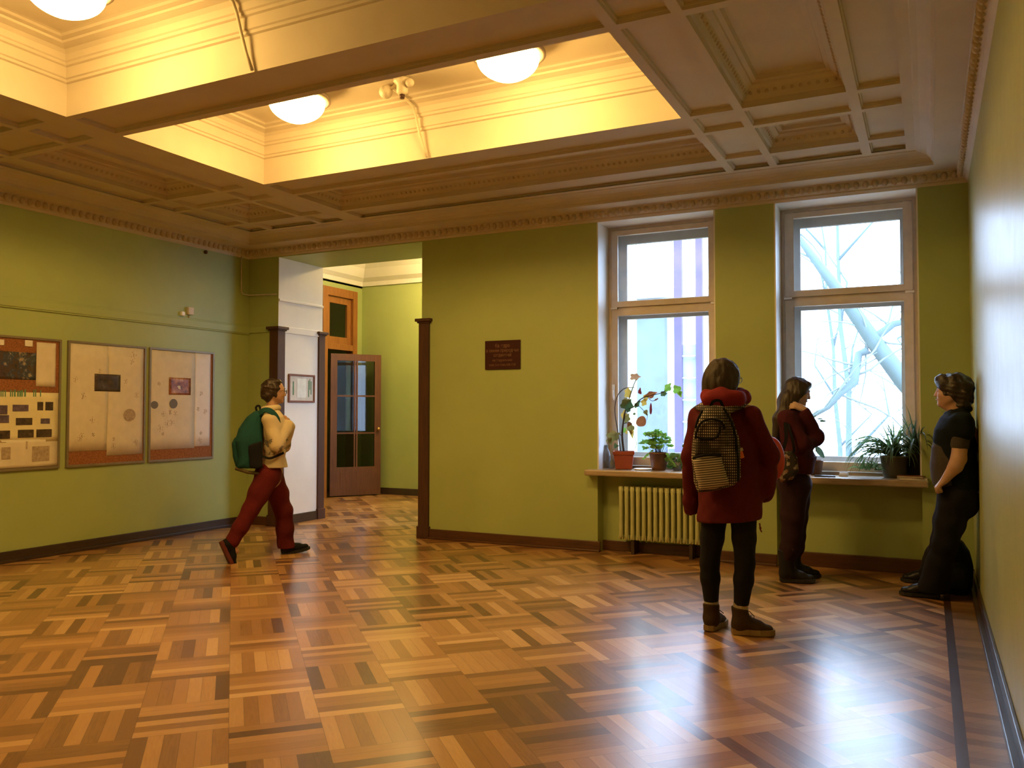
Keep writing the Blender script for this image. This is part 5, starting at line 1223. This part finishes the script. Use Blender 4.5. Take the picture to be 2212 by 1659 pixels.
# ------------------------------------------------------------------ 4: young man walking towards the opening
def walker():
    f = Figure(-5.68, 6.00); K = f.K
    F = nrm((0.90, 0.43, 0)); Lt = np.cross((0, 0, 1), F)
    hc = K(593, 847, 0.0); nk = K(586, 882, 0.0)
    sR, sL = K(584, 908, -.16), K(594, 906, .17)
    eR, wR = K(598, 962, -.20), K(622, 918, -.08)
    eL, wL = K(612, 962, .18), K(627, 922, .08)
    hR, hL = K(576, 1032, -.08), K(588, 1032, .09)
    kR, aR = K(541, 1102, -.13), K(500, 1172, -.19)
    kL, aL = K(612, 1102, .14), K(618, 1178, .20)
    S = SDF((-0.60, -0.45, -0.02), (0.50, 0.50, 1.82), .0075)
    P, M = head(S, hc, nrm((0.97, 0.22, -0.02)), sc=1.0, jaw=1.05)
    S.cone(nk+(0, 0, -.03), hc+(-.01, 0, -.05), .058, .052, .02)
    mid = (sR+sL)/2; pel = (hR+hL)/2
    S.cone(sR, sL, .05, .05, .03); S.cone(mid+(0, 0, -.1), pel+(0, 0, .1), .12, .11, .05); S.cone(pel+(0, 0, .05), pel, .12, .11, .04)
    limb(S, (sR, eR, wR), (.05, .040, .027)); limb(S, (sL, eL, wL), (.05, .040, .027))
    hand(S, wR, nrm((-0.25, 0.25, 0.9)), nrm((-.8, .1, -.2)), side=-1, curl=1.0); hand(S, wL, nrm((-0.25, -0.2, 0.9)), nrm((-.8, -.1, -.2)), side=1, curl=1.0)
    limb(S, (hR, kR, aR), (.085, .056, .038)); limb(S, (hL, kL, aL), (.085, .056, .038))
    S.cone(aR, aR+(.04, 0.01, -.08), .034, .028); S.cone(aL+(0, 0, -.03), aL+(.10, .04, -.04), .03, .024)
    body = S.build('person', M_SKIN); f.place(body)
    tag(body, 'person with glasses striding towards the opening in cream jacket and dark red trousers', 'person')
    face_bits(body, P, M, 1.0, M_HDK, specs=True)
    S = SDF(hc-.2, hc+.2, .0055)
    S.ell(P(-0.026, 0, 0.034), (.098, .084, .095), M, 0); S.ell(P(-0.055, 0, -0.02), (.066, .072, .08), M, .03); S.ell(P(0.028, 0, 0.100), (.040, .050, .022), M, .03)
    S.cone(P(-0.005, .068, .02), P(-0.008, .074, -.045), .022, .014, .02); S.cone(P(-0.005, -.068, .02), P(-0.008, -.074, -.045), .022, .014, .02)
    S.ell(P(0.115, 0, -0.012), (.085, .082, .090), M, .01, 's'); S.noise(.005, 80, 3); S.noise(.003, 150, 5); S.build('hair', M_HDK, body)
    S = SDF((-0.60, -0.45, 0.05), (0.50, 0.50, 1.15), .0075)
    limb(S, (hR, hR*.5+kR*.5, kR, kR*.45+aR*.55, aR+nrm(kR-aR)*.02), (.110, .096, .080, .070, .064), .03)
    limb(S, (hL, hL*.5+kL*.5, kL, kL*.45+aL*.55, aL+(0, 0, .0)), (.110, .098, .084, .080, .080), .03)
    S.ell(pel+(-.01, 0, .04), (.125, .16, .12), None, .05); S.noise(.0035, 34, 2); S.build('trousers', M_REDT, body)
    # jacket
    S = SDF((-0.45, -0.42, .85), (.42, .42, 1.68), .007)
    def lv(x0, x1, py, b): A, B = K(x0, py, 0.0), K(x1, py, 0.0); return ((A[2]+B[2])/2, (A[0]+B[0])/2, 0.0, (B[0]-A[0])/2, b)
    S.loft([lv(562, 622, 1021, .175), lv(562, 620, 1006, .175), lv(565, 614, 985, .17), lv(564, 618, 950, .19), lv(562, 618, 920, .20), lv(564, 612, 900, .18), lv(570, 604, 886, .09)], rot=.25, k=0)
    limb(S, (sR, eR, wR+nrm(eR-wR)*.0), (.076, .064, .052), .03); limb(S, (sL, eL, wL), (.076, .064, .052), .03)
    S.ell(wR*.7+eR*.3, (.055, .055, .055), None, .03); S.noise(.004, 30, 5); S.noise(.002, 60, 6); S.build('jacket', M_CREAM, body)
    m = MB(); ring = [tuple(nk+(-.004, 0, -.004)+NP((0.064*math.cos(a), 0.070*math.sin(a), 0.008*math.cos(a)))) for a in [i*PI/12 for i in range(25)]]; m.tube(ring, .033, 8, cap=False); o = m.build('collar', M_CREAM); o.parent = body
    shoe(f, 'shoe', aR+(0, 0, 0), (0.90, 0.30), body, M_BLACK, M_REDSOLE, L=.28, shaft=.03, sr=.05, sole_h=.03, pitch=-1.15, wide=1.1)
    shoe(f, 'shoe', aL+(0, 0, .0), (0.95, 0.30), body, M_BLACK, M_BLKR, L=.28, shaft=.03, sr=.05, sole_h=.03, pitch=0.16, wide=1.1)
    # teal rucksack
    t = thing('backpack', tuple(f.B+f.r*K(540, 1020, -.02)[0]+NP((0, 0, K(540, 1020, -.02)[2]))), 'teal and black rucksack on the back of the walking person in the cream jacket', 'backpack')
    def add(o): f.place(o); o.parent = t; o.matrix_parent_inverse = Matrix.Translation(-t.location); return o
    S = SDF((-0.50, -0.34, .85), (.05, .30, 1.62), .007)
    S.prism([K(x, y, -.02) for x, y in ((551, 889), (566, 888), (571, 920), (572, 1012), (560, 1021), (540, 1020), (511, 1011), (512, 985), (507, 952), (515, 926), (534, 902))], -.02, .155, .06, tilt=0, bulge=.3)
    S.noise(.005, 20, 3); add(S.build('main_compartment', M_TEAL))
    S = SDF((-0.50, -0.30, .85), (.05, .30, 1.4), .007)
    S.prism([K(x, y, 0) for x, y in ((508, 945), (520, 942), (522, 1000), (510, 1008), (503, 985), (502, 958))], -.02, .10, .035, bulge=.3); S.noise(.003, 30, 3); add(S.build('front_pocket', M_TEAL))
    S = SDF((-0.30, -0.30, .85), (.05, 0, 1.4), .006)
    S.prism([K(x, y, -.17) for x, y in ((536, 962), (566, 952), (568, 1008), (558, 1014), (538, 1010))], -.175, .022, .018, bulge=.4); S.noise(.002, 40, 3); add(S.build('side_pocket', M_BLACK))
    m = MB(); m.tube([K(509, 1012, -.10), K(535, 1020, -.14), K(562, 1023, -.13)], .016, 8); add(m.build('base_piping', M_OLIVE))
    o = strap('shoulder_strap', smooth_path([K(560, 893, -.13), K(572, 886, -.17), K(586, 889, -.205), K(598, 904, -.20), K(601, 925, -.17)], 6), .05, .012, M_TEAL, None, (0, -1, .5)); add(o)
    o = strap('shoulder_strap', smooth_path([K(560, 893, .12), K(574, 886, .16), K(590, 890, .205), K(602, 905, .20), K(606, 930, .16)], 6), .05, .012, M_TEAL, None, (0, 1, .5)); add(o)
    o = strap('top_handle', smooth_path([K(556, 892, -.02), K(553, 880, -.02), K(560, 877, -.02), K(564, 890, -.02)], 5), .02, .008, M_BLACK, None); add(o)
    o = strap('side_strap', smooth_path([K(566, 985, -.17), K(582, 990, -.20), K(600, 984, -.19), K(613, 978, -.14)], 6), .022, .005, M_BLACK, None); add(o)
M_REDT = cloth('dark_red_trouser_cloth', (0.095, 0.008, 0.009), .95)
def camo():
    t = NT('cream_fleece'); v = t.coord(); s = t.new('ShaderNodeSeparateXYZ'); t.lk(v, s.inputs[0])
    n = t.noise(t.mapped(v, (7, 7, 16), (0.5, 0.6, 0.0)), 1.0, 2, .5, 1.2)
    low = t.ramp(s.outputs[2], [(0.0, (1, 1, 1)), (1.0, (1, 1, 1))])
    z = t.math('MULTIPLY', t.math('LESS_THAN', s.outputs[2], 1.14), t.math('GREATER_THAN', s.outputs[2], 0.98))
    k = t.math('MULTIPLY', z, t.math('GREATER_THAN', n, 0.56))
    t.col(t.mix(k, (0.56, 0.47, 0.32), (0.20, 0.18, 0.15))); t.rough(.95); t.bump(t.noise(v, 26, 4, .6), .4, .006); return t.m
M_CREAM = camo(); M_TEAL = cloth('teal_nylon', (0.010, 0.062, 0.066), .9); M_OLIVE = cloth('olive_trim', (0.09, 0.065, 0.03), .8); M_REDSOLE = plain('dark_red_rubber', (0.10, 0.012, 0.012), .6)
walker()
# ================================================================== plants and small things on the sills
SZ = 0.815
def leafm(name, c, var=.3): 
    t = NT(name); v = t.coord(); t.col(t.ramp(t.noise(v, 25, 3), [(.3, tuple(x*(1-var) for x in c)), (.7, tuple(min(1, x*(1+var)) for x in c))])); t.rough(.45)
    # thin living tissue lets some light through
    tr = t.new('ShaderNodeBsdfTranslucent'); tr.inputs[0].default_value = (*[min(1, x*1.6) for x in c], 1); mx = t.new('ShaderNodeMixShader'); mx.inputs[0].default_value = .35
    t.lk(t.b.outputs[0], mx.inputs[1]); t.lk(tr.outputs[0], mx.inputs[2]); t.lk(mx.outputs[0], t.out.inputs[0]); return t.m
L_GREEN = leafm('bright_green_leaf', (0.15, 0.33, 0.05)); L_DARK = leafm('dark_green_leaf', (0.035, 0.075, 0.030)); L_OLIVE = leafm('olive_leaf', (0.13, 0.12, 0.035)); L_YEL = leafm('yellow_leaf', (0.34, 0.24, 0.045))
L_BROWN = leafm('dry_brown_leaf', (0.16, 0.055, 0.020)); L_RED = leafm('dark_red_leaf', (0.10, 0.012, 0.012)); L_TAN = leafm('dry_tan_leaf', (0.30, 0.17, 0.09)); L_STEM = plain('stem', (0.03, 0.022, 0.018), .6); L_SPID = leafm('spider_plant_leaf', (0.075, 0.14, 0.045))
TERRA = plain('terracotta', (0.30, 0.062, 0.03), .7); BRPOT = plain('brown_glazed_clay', (0.15, 0.065, 0.03), .5, var=.3); SOIL = plain('potting_soil', (0.03, 0.02, 0.015), .95); GREYPOT = plain('grey_ceramic', (0.10, 0.095, 0.075), .5); DARKPOT = plain('black_plastic', (0.012, 0.012, 0.015), .35)
def leaf(mb, c, u, n, L, Wd, lobes=0, cup=.15, seed=0):
    """lobed or oval leaf: c = centre, u = direction of the midrib, n = facing"""
    r_ = random.Random(seed); u = nrm(u); n = NP(n); n = nrm(n-u*(n@u)); v = np.cross(n, u); N = 14; ring = []
    for i in range(N):
        a = 2*PI*i/N; k = 1.0
        if lobes: k = 1+0.22*math.cos(lobes*a)+r_.uniform(-.08, .08)
        x = math.cos(a)*L/2*k; y = math.sin(a)*Wd/2*k*(1-0.25*math.cos(a)); ring.append(NP(c)+u*x+v*y-n*cup*Wd*((y/Wd)**2*2+(x/L)**2*1.2)+n*r_.uniform(-.004, .004))
    inner = [NP(c)+(p-NP(c))*.5+n*cup*Wd*.12 for p in ring]; vs = [tuple(p) for p in ring]+[tuple(p) for p in inner]+[tuple(NP(c)+n*cup*Wd*.16)]
    fs = [(i, (i+1) % N, N+(i+1) % N, N+i) for i in range(N)]+[(N+i, N+(i+1) % N, 2*N) for i in range(N)]
    mb.add(vs, fs, True)
def Y(px, py, y): return NP(onY(px, py, y))
# --- tall straggly plant in a square terracotta pot
YP = 7.93
def cr(x, y): return (1280+x*.16871, 780+y*.16871)
def C3(x, y, dy=0.0): return Y(*cr(x, y), YP+dy)
pc = C3(402, 1385); pc[2] = SZ
t = thing('potted_plant', tuple(pc), 'tall straggly plant with yellow and brown leaves in a square terracotta pot', 'potted plant')
m = MB(); rot = .30
def sq(r, z): return [(pc[0]+r*math.cos(rot+PI/4+k*PI/2)*1.414, pc[1]+r*math.sin(rot+PI/4+k*PI/2)*1.414, z) for k in range(4)]
loops = [sq(.080, SZ+.004), sq(.096, SZ+.145), sq(.104, SZ+.145), sq(.106, SZ+.178), sq(.098, SZ+.178), sq(.094, SZ+.155)]
m.add([p for l in loops for p in l], [(0, 1, 2, 3)]+[(i*4+j, i*4+(j+1) % 4, i*4+4+(j+1) % 4, i*4+4+j) for i in range(5) for j in range(4)]); m.build('pot', TERRA, t, bevel=.004)
m = MB(); l = sq(.094, SZ+.160); m.add(l, [(0, 1, 2, 3)]); m.build('soil', SOIL, t)
base = NP((pc[0], pc[1], SZ+.16)); base2 = base+(-.03, .0, 0)
for path, rr in (([base]+[C3(x, y) for x, y in ((380, 960), (395, 780), (420, 640), (470, 480), (530, 300), (562, 235))], [.011, .010, .009, .007, .005, .004, .003]),
                 ([base2]+[C3(x, y, .02) for x, y in ((320, 880), (292, 700), (290, 560), (322, 440), (380, 370), (440, 342), (540, 342))], [.006, .006, .0055, .005, .0045, .004, .003, .002]),
                 ([C3(430, 620)]+[C3(x, y, -.03) for x, y in ((520, 590), (600, 500), (700, 450), (860, 415), (930, 380), (1010, 335), (1080, 330))], [.005, .005, .005, .004, .004, .0035, .003, .002]),
                 ([C3(590, 570, -.03), C3(640, 620, -.03), C3(700, 690, -.03), C3(690, 760, -.03)], [.003, .003, .002, .002]),
                 ([C3(700, 450, -.03), C3(760, 510, -.04), C3(840, 485, -.04)], [.003, .003, .002]), ([C3(380, 960), C3(330, 930), C3(290, 950, -.03)], [.004, .003, .002]), ([C3(395, 800), C3(450, 790, -.02), C3(500, 800, -.02)], [.004, .003, .002]), ([C3(505, 900, -.02), C3(560, 1040, -.02), C3(545, 1120, -.02)], [.002, .002, .002])):
    m = MB(); m.tube(smooth_path(path, 4), [rr[min(int(i/4), len(rr)-1)] for i in range(len(path)*4-3)], 7); m.build('stem', L_STEM, t)
S_ = .16871/230.0   # crop pixel to metres at this distance
for k, (x, y, w, h, ang, mt, lob, dy) in enumerate([
    (545, 200, 130, 78, 0, L_TAN, 5, 0), (450, 405, 80, 140, 80, L_YEL, 5, .02), (445, 560, 150, 150, 60, L_DARK, 5, -.03), (425, 520, 120, 90, 20, L_OLIVE, 4, -.01), (602, 385, 45, 85, 80, L_RED, 3, 0),
    (745, 425, 150, 75, 15, L_BROWN, 4, -.03), (690, 455, 90, 60, 30, L_YEL, 3, -.02), (655, 520, 95, 85, 30, L_YEL, 5, -.04), (560, 570, 70, 50, 0, L_DARK, 3, -.03), (580, 545, 90, 45, 50, L_DARK, 3, -.02),
    (910, 415, 80, 65, 0, L_DARK, 5, -.03), (960, 335, 120, 85, 50, L_GREEN, 4, -.04), (1085, 370, 90, 135, -55, L_GREEN, 4, -.04), (1120, 420, 50, 80, -70, L_GREEN, 3, -.04),
    (745, 610, 30, 150, 85, L_RED, 0, -.04), (815, 490, 60, 22, 35, L_BROWN, 0, -.04), (622, 775, 130, 135, -40, L_BROWN, 0, -.03), (535, 675, 35, 30, 0, L_DARK, 0, -.02), (682, 660, 50, 80, -60, L_OLIVE, 3, -.03),
    (400, 690, 70, 120, 85, L_YEL, 4, .02), (440, 730, 70, 110, 70, L_OLIVE, 4, .02), (485, 860, 80, 150, -80, L_OLIVE, 4, -.02), (500, 930, 50, 110, -80, L_YEL, 3, -.02), (470, 800, 60, 60, 0, L_BROWN, 3, -.02),
    (265, 960, 170, 130, 25, L_OLIVE, 5, -.03), (215, 1020, 90, 70, 60, L_OLIVE, 3, -.04), (300, 1085, 55, 60, 0, L_DARK, 3, -.03), (400, 880, 60, 70, 40, L_GREEN, 0, .03), (430, 905, 40, 60, 60, L_YEL, 3, .03)]):
    m = MB(); a = math.radians(ang); r_ = random.Random(k)
    leaf(m, C3(x, y, dy), (math.cos(a), r_.uniform(-.25, .25), math.sin(a)), (r_.uniform(-.3, .3), -1, r_.uniform(-.1, .5)), max(w, h)*S_*1.05, min(w, h)*S_*1.15, lob, .25, k); m.build('leaf', mt, t, fix=False)
# saucer and jar
sp_ = C3(640, 1392, -.06); m = MB(); m.lathe([(0, 0), (.07, 0), (.088, .012), (.086, .014), (.066, .004), (0, .004)], (sp_[0], sp_[1]+.02, SZ), 28, sx=1.05); tag(m.build('saucer', MATS['white_enamel']), 'white saucer on the sill between the two clay pots', 'saucer')
jc = C3(172, 1370, .06); jc[2] = SZ
t = thing('glass_jar', tuple(jc), 'tall cloudy glass jar in the left corner of the radiator sill', 'jar')
def jarglass():
    g = NT('cloudy_glass'); g.col((0.30, 0.33, 0.36)); g.rough(.1); tr = g.new('ShaderNodeBsdfTransparent'); tr.inputs[0].default_value = (.75, .8, .85, 1); mx = g.new('ShaderNodeMixShader'); mx.inputs[0].default_value = .45
    g.lk(tr.outputs[0], mx.inputs[1]); g.lk(g.b.outputs[0], mx.inputs[2]); g.lk(mx.outputs[0], g.out.inputs[0]); return g.m
M_JAR = jarglass()
m = MB(); m.lathe([(0, .003), (.042, .003), (.046, .02), (.048, .12), (.040, .165), (.022, .195), (.022, .225), (.025, .23), (.020, .232), (.018, .20), (.036, .165), (.043, .12), (.041, .02), (0, .01)], tuple(jc), 24); m.build('vessel', M_JAR, t)
m = MB(); m.lathe([(0, .012), (.040, .02), (.042, .07), (0, .07)], tuple(jc), 20); m.build('contents', plain('murky_contents', (.10, .11, .12), .4), t)
jc2 = C3(250, 1375, -.0); jc2[2] = SZ; m = MB(); m.lathe([(0, .002), (.024, .002), (.026, .05), (.020, .075), (.014, .08), (.014, .095), (.0, .095)], tuple(jc2), 18); tag(m.build('small_bottle', M_JAR), 'small clear bottle between the cloudy jar and the terracotta pot', 'bottle')
# --- bushy plant in a round brown pot
pc = C3(848, 1395); pc[2] = SZ
t = thing('potted_plant', tuple(pc), 'small bushy green plant in a round brown clay pot', 'potted plant')
m = MB(); m.lathe([(0, 0), (.062, 0), (.072, .03), (.090, .155), (.093, .155), (.093, .175), (.084, .175), (.080, .15), (0, .15)], tuple(pc), 28); m.build('pot', BRPOT, t)
m = MB(); m.lathe([(0, .155), (.082, .155)], tuple(pc), 20); m.build('soil', SOIL, t)
fo = MB(); st_ = MB(); r_ = random.Random(11)
for k in range(44):
    a = r_.uniform(0, 2*PI); rr = r_.uniform(.02, .125)*(1 if k % 3 else .6); hh = r_.uniform(.02, .20)*(1-rr*2.6)+.02
    p = NP((pc[0]+rr*math.cos(a)*1.25-.02, pc[1]+rr*math.sin(a)*.8, SZ+.175+hh)); b0 = NP((pc[0]+rr*.3*math.cos(a), pc[1]+rr*.3*math.sin(a), SZ+.15))
    st_.tube([b0, (b0+p)/2+(0, 0, .02), p], .0016, 5)
    for q in range(5):
        a2 = a+q*1.3; d = nrm((math.cos(a2), math.sin(a2)*.7, r_.uniform(-.5, .5))); leaf(fo, p+d*.018, d, (r_.uniform(-.5, .5), -1, r_.uniform(-.2, .9)), r_.uniform(.032, .048), r_.uniform(.020, .030), 0, .2, k*7+q)
for k in range(7): # a trailing shoot over the rim on the right
    p = NP((pc[0]+.10+.012*k, pc[1]-.05, SZ+.16-.018*k)); leaf(fo, p, (1, -.3, -.4), (.2, -1, .5), .04, .026, 0, .2, k)
fo.build('foliage', L_GREEN, t, fix=False); st_.build('stems', L_STEM, t)
for (o_, p2_) in (((-.10, 0, .14), (-.17, -.02, .17)), ):
    m = MB(); b0 = NP(pc)+(0, 0, .16); m.tube([b0, b0+(-.08, -.02, .03), b0+(-.13, -.02, -.02), b0+(-.155, -.02, -.06)], .0018, 5)
    for q in range(6): leaf(m, b0+(-.06-.018*q, -.02, .03-.016*q), (-1, 0, -.3), (0, -1, .6), .034, .02, 0, .2, q)
    m.build('trailing_shoot', L_GREEN, t, fix=False)
# --- low dark plant by the red sleeve, in a small glass tumbler
pc = C3(1085, 1395, .02); pc[2] = SZ
t = thing('potted_plant', tuple(pc), 'low leafy plant in a glass tumbler just left of the red parka sleeve', 'potted plant')
m = MB(); m.lathe([(0, 0), (.04, 0), (.046, .085), (.043, .085), (.038, .006), (0, .006)], tuple(pc), 22); m.build('tumbler', M_JAR, t)
fo = MB(); st_ = MB()
for k in range(22):
    a = r_.uniform(0, 2*PI); rr = r_.uniform(.01, .11); hh = r_.uniform(-.04, .12); p = NP((pc[0]+rr*math.cos(a), pc[1]+rr*math.sin(a)*.6-.03, SZ+.075+max(-.04, hh)))
    st_.tube([NP(pc)+(0, 0, .02), NP(pc)+(0, 0, .085), (NP(pc)+(0, 0, .12)+p)/2, p], .0018, 5)
    for q in range(2): leaf(fo, p+(r_.uniform(-.015, .015), 0, 0), (math.cos(a+q*2), -.2, r_.uniform(-.5, .6)), (r_.uniform(-.3, .3), -1, .5), .052, .038, 0, .2, k*3+q)
for k in range(5):
    p = NP((pc[0]+.07, pc[1], SZ+.14+.028*k)); leaf(fo, p, (.6*(-1)**k, 0, .7), (0, -1, .2), .06, .02, 0, .1, k)
st_.tube([NP(pc)+(0, 0, .05), NP(pc)+(.06, 0, .14), NP(pc)+(.072, 0, .26)], .002, 5)
fo.build('foliage', leafm('mid_green_leaf', (0.06, 0.16, 0.035)), t, fix=False); st_.build('stems', L_STEM, t)
# --- spider plants on the right sill
def straps(mb, c, n, lo, hi, seed, amin=0, amax=2*PI, droop=1.0, w=.013, sx=1.0, e0=.35, e1=1.35, ys=.7):
    r_ = random.Random(seed)
    for k in range(n):
        a = r_.uniform(amin, amax); L = r_.uniform(lo, hi); el = r_.uniform(e0, e1); p = NP(c)+(r_.uniform(-.02, .02), r_.uniform(-.02, .02), 0); d = NP((math.cos(a)*math.cos(el)*sx, math.sin(a)*math.cos(el)*ys, math.sin(el))); d = nrm(d); pts = [p]; N = 9
        for i in range(N): pts.append(pts[-1]+d*L/N); d = nrm(d+NP((0, 0, -.155*droop*(.5+i*.16))))
        pts = [NP((q[0], min(q[1], 8.085), max(q[2], SZ+.004) if q[1] > 7.70 else q[2])) for q in pts]
        vs = []
        for i, q in enumerate(pts):
            t_ = nrm(pts[min(i+1, N)]-pts[max(i-1, 0)]); s_ = np.cross(t_, (0, 0, 1)); s_ = s_/max(1e-6, np.linalg.norm(s_)); ww = w*(1-(i/N)**2.2)*.62+.0008; up_ = np.cross(s_, t_); vs += [tuple(q+s_*ww+up_*ww*.9), tuple(q), tuple(q-s_*ww+up_*ww*.9)]
        mb.add(vs, [(i*3+j, i*3+j+1, i*3+4+j, i*3+3+j) for i in range(N) for j in (0, 1)], True)
def C4(x, y, yy): return Y(1700+x*.16275, 860+y*.16275, yy)
pc = C4(1430, 1075, 7.96); pc[2] = SZ
t = thing('spider_plant', tuple(pc), 'arching spider plant in a wide grey pot on the right window sill', 'potted plant')
m = MB(); m.lathe([(0, 0), (.085, 0), (.095, .03), (.112, .17), (.118, .172), (.118, .19), (.106, .19), (.104, .16), (0, .16)], tuple(pc), 30); m.build('pot', GREYPOT, t)
m = MB(); m.lathe([(0, .165), (.105, .165)], tuple(pc), 20); m.build('soil', SOIL, t)
m = MB(); c = NP(pc)+(0, 0, .17); straps(m, c, 46, .24, .42, 3, droop=1.15, sx=1.1); straps(m, c, 34, .38, .62, 7, PI*.80, PI*1.32, 2.1, sx=1.2, e0=.5, e1=1.1, ys=.5); straps(m, c, 20, .30, .48, 8, PI*1.2, PI*1.8, 2.2, e0=.5, e1=1.1)
m.build('foliage', L_SPID, t, fix=False)
m = MB()
for (x, y) in ((1250, 335), (1410, 285), (1375, 375), (1530, 340), (1300, 580)):
    e = C4(x, y, 7.93); s0 = NP(pc)+(0, 0, .18); mid = (s0+e)/2+(0, 0, .03); pts = smooth_path([s0, mid, e], 5); vs = []
    for i, q in enumerate(pts):
        ww = .008*(1-(i/10)**2)+.0008; vs += [tuple(q+(ww, 0, 0)), tuple(q+(0, .003, 0)), tuple(q-(ww, 0, 0))]
    m.add(vs, [(i*3+j, i*3+j+1, i*3+4+j, i*3+3+j) for i in range(10) for j in (0, 1)], True)
m.build('upright_leaves', leafm('pale_spider_leaf', (0.14, 0.24, 0.09)), t, fix=False)
m = MB(); r_ = random.Random(4)
for k in range(6):
    c = C4(980+k*45, 980+r_.uniform(-60, 40), 7.90); straps(m, c, 7, .07, .13, 40+k, droop=1.2, w=.010)
m.build('offsets', leafm('young_spider_leaf', (0.12, 0.22, 0.07)), t, fix=False)
pc2 = C4(1720, 1040, 7.98); pc2[2] = SZ
t = thing('spider_plant', tuple(pc2), 'darker spider plant in a black pot at the right end of the sill', 'potted plant')
m = MB(); m.lathe([(0, 0), (.07, 0), (.085, .20), (.09, .20), (.09, .215), (.08, .215), (.078, .19), (0, .19)], tuple(pc2), 26); m.build('pot', DARKPOT, t)
m = MB(); m.lathe([(0, .192), (.079, .192)], tuple(pc2), 20); m.build('soil', SOIL, t)
m = MB(); straps(m, NP(pc2)+(0, 0, .19), 34, .26, .50, 21, droop=1.0, sx=.65); straps(m, NP(pc2)+(0, 0, .19), 30, .34, .60, 22, PI*1.1, PI*2.1, 2.1, sx=.8, e0=.6, e1=1.2); m.build('foliage', leafm('deep_spider_leaf', (0.045, 0.08, 0.032)), t, fix=False)
# --- plant hidden behind the long-haired woman, a few leaves show against the glass
pc3 = NP((-.92, 7.97, SZ)); t = thing('potted_plant', tuple(pc3), 'slender plant behind the long-haired woman, dark leaves against the glass', 'potted plant')
m = MB(); m.lathe([(0, 0), (.05, 0), (.065, .12), (.068, .12), (.068, .135), (.06, .135), (.058, .115), (0, .115)], tuple(pc3), 22); m.build('pot', BRPOT, t)
def W(x, y): return Y(1640+x*.2832, 800+y*.2832, 7.95)
m = MB(); top = [NP(pc3)+(0, 0, .11), W(430, 620), W(452, 540), W(430, 420), W(440, 370)]; m.tube(smooth_path(top, 4), .0028, 6); m.tube(smooth_path([NP(pc3)+(0, 0, .11), W(455, 590), W(485, 530), W(495, 470)], 4), .002, 6); m.tube([W(452, 560), W(480, 575), W(500, 585)], .0018, 5); m.build('stem', plain('grey_stem', (.10, .12, .13), .6), t)
for k, (x, y, L, w_, ang) in enumerate(((465, 369, 40, 10, 0), (485, 386, 44, 16, -5), (465, 625, 100, 36, -55), (425, 352, 25, 10, 30))):
    m = MB(); a = math.radians(ang); leaf(m, W(x, y), (math.cos(a), 0, math.sin(a)), (0, -1, .3), L*.2832/236, w_*.2832/236*1.2, 0, .2, k); m.build('leaf', leafm('dull_green_leaf', (.04, .07, .04)), t, fix=False)  # dark green leaf colour, mottled at random
# --- books, chalk box, pens
def book(c, w, d, h, rot, mat, label, z0):
    t = thing('book', (c[0], c[1], z0), label, 'book'); ax = (math.cos(rot), math.sin(rot), 0); ay = (-math.sin(rot), math.cos(rot), 0)
    m = MB(); m.obox((c[0], c[1], z0+h/2), ax, ay, (0, 0, 1), w/2-.004, d/2-.004, h/2-.002); m.build('pages', M_PAPERW, t)
    m = MB(); m.obox((c[0], c[1], z0+.001), ax, ay, (0, 0, 1), w/2, d/2, .001); m.obox((c[0], c[1], z0+h-.001), ax, ay, (0, 0, 1), w/2, d/2, .001); s = NP(c+(0,))-NP(ay)*0; q = NP((c[0], c[1], z0+h/2))-NP(ax)*(w/2); m.obox(tuple(q), ax, ay, (0, 0, 1), .001, d/2, h/2); m.build('cover', mat, t)
bc = onZ(1967, 1040, SZ)
book((bc.x+.01, 7.772), .22, .15, .022, .10, plain('pale_cover', (.42, .36, .26), .6), 'thick pale-covered book under the thin one at the right end of the sill', SZ)
book((bc.x-.0, 7.768), .20, .14, .012, -.12, plain('brown_cover', (.22, .08, .04), .6), 'thin brown-covered book topmost at the right end of the sill', SZ+.022)
q = C4(755, 1050, 7.90); t = thing('chalk_box', (q[0], 7.90, SZ), 'small white box standing alone in the middle of the right sill', 'box')
m = MB(); m.obox((q[0], 7.90, SZ+.017), (1, -.1, 0), (.1, 1, 0), (0, 0, 1), .035, .02, .017); m.build('carton', MATS['white_enamel'], t, bevel=.003)
m = MB(); m.obox((q[0], 7.90, SZ+.0352), (1, -.1, 0), (.1, 1, 0), (0, 0, 1), .034, .004, .001); m.build('tape', MATS['pale_conduit'], t)
q = onZ(1780, 1031, SZ); t = thing('notebook', (q.x, 7.80, SZ), 'dark closed notebook lying on the sill beside the maroon woman', 'notebook')
m = MB(); m.obox((q.x, 7.80, SZ+.006), (1, .06, 0), (-.06, 1, 0), (0, 0, 1), .085, .05, .005); m.build('cover', DARKPOT, t); m = MB(); m.obox((q.x+.002, 7.80, SZ+.006), (1, .06, 0), (-.06, 1, 0), (0, 0, 1), .085, .048, .0035); m.build('pages', M_PAPERW, t)
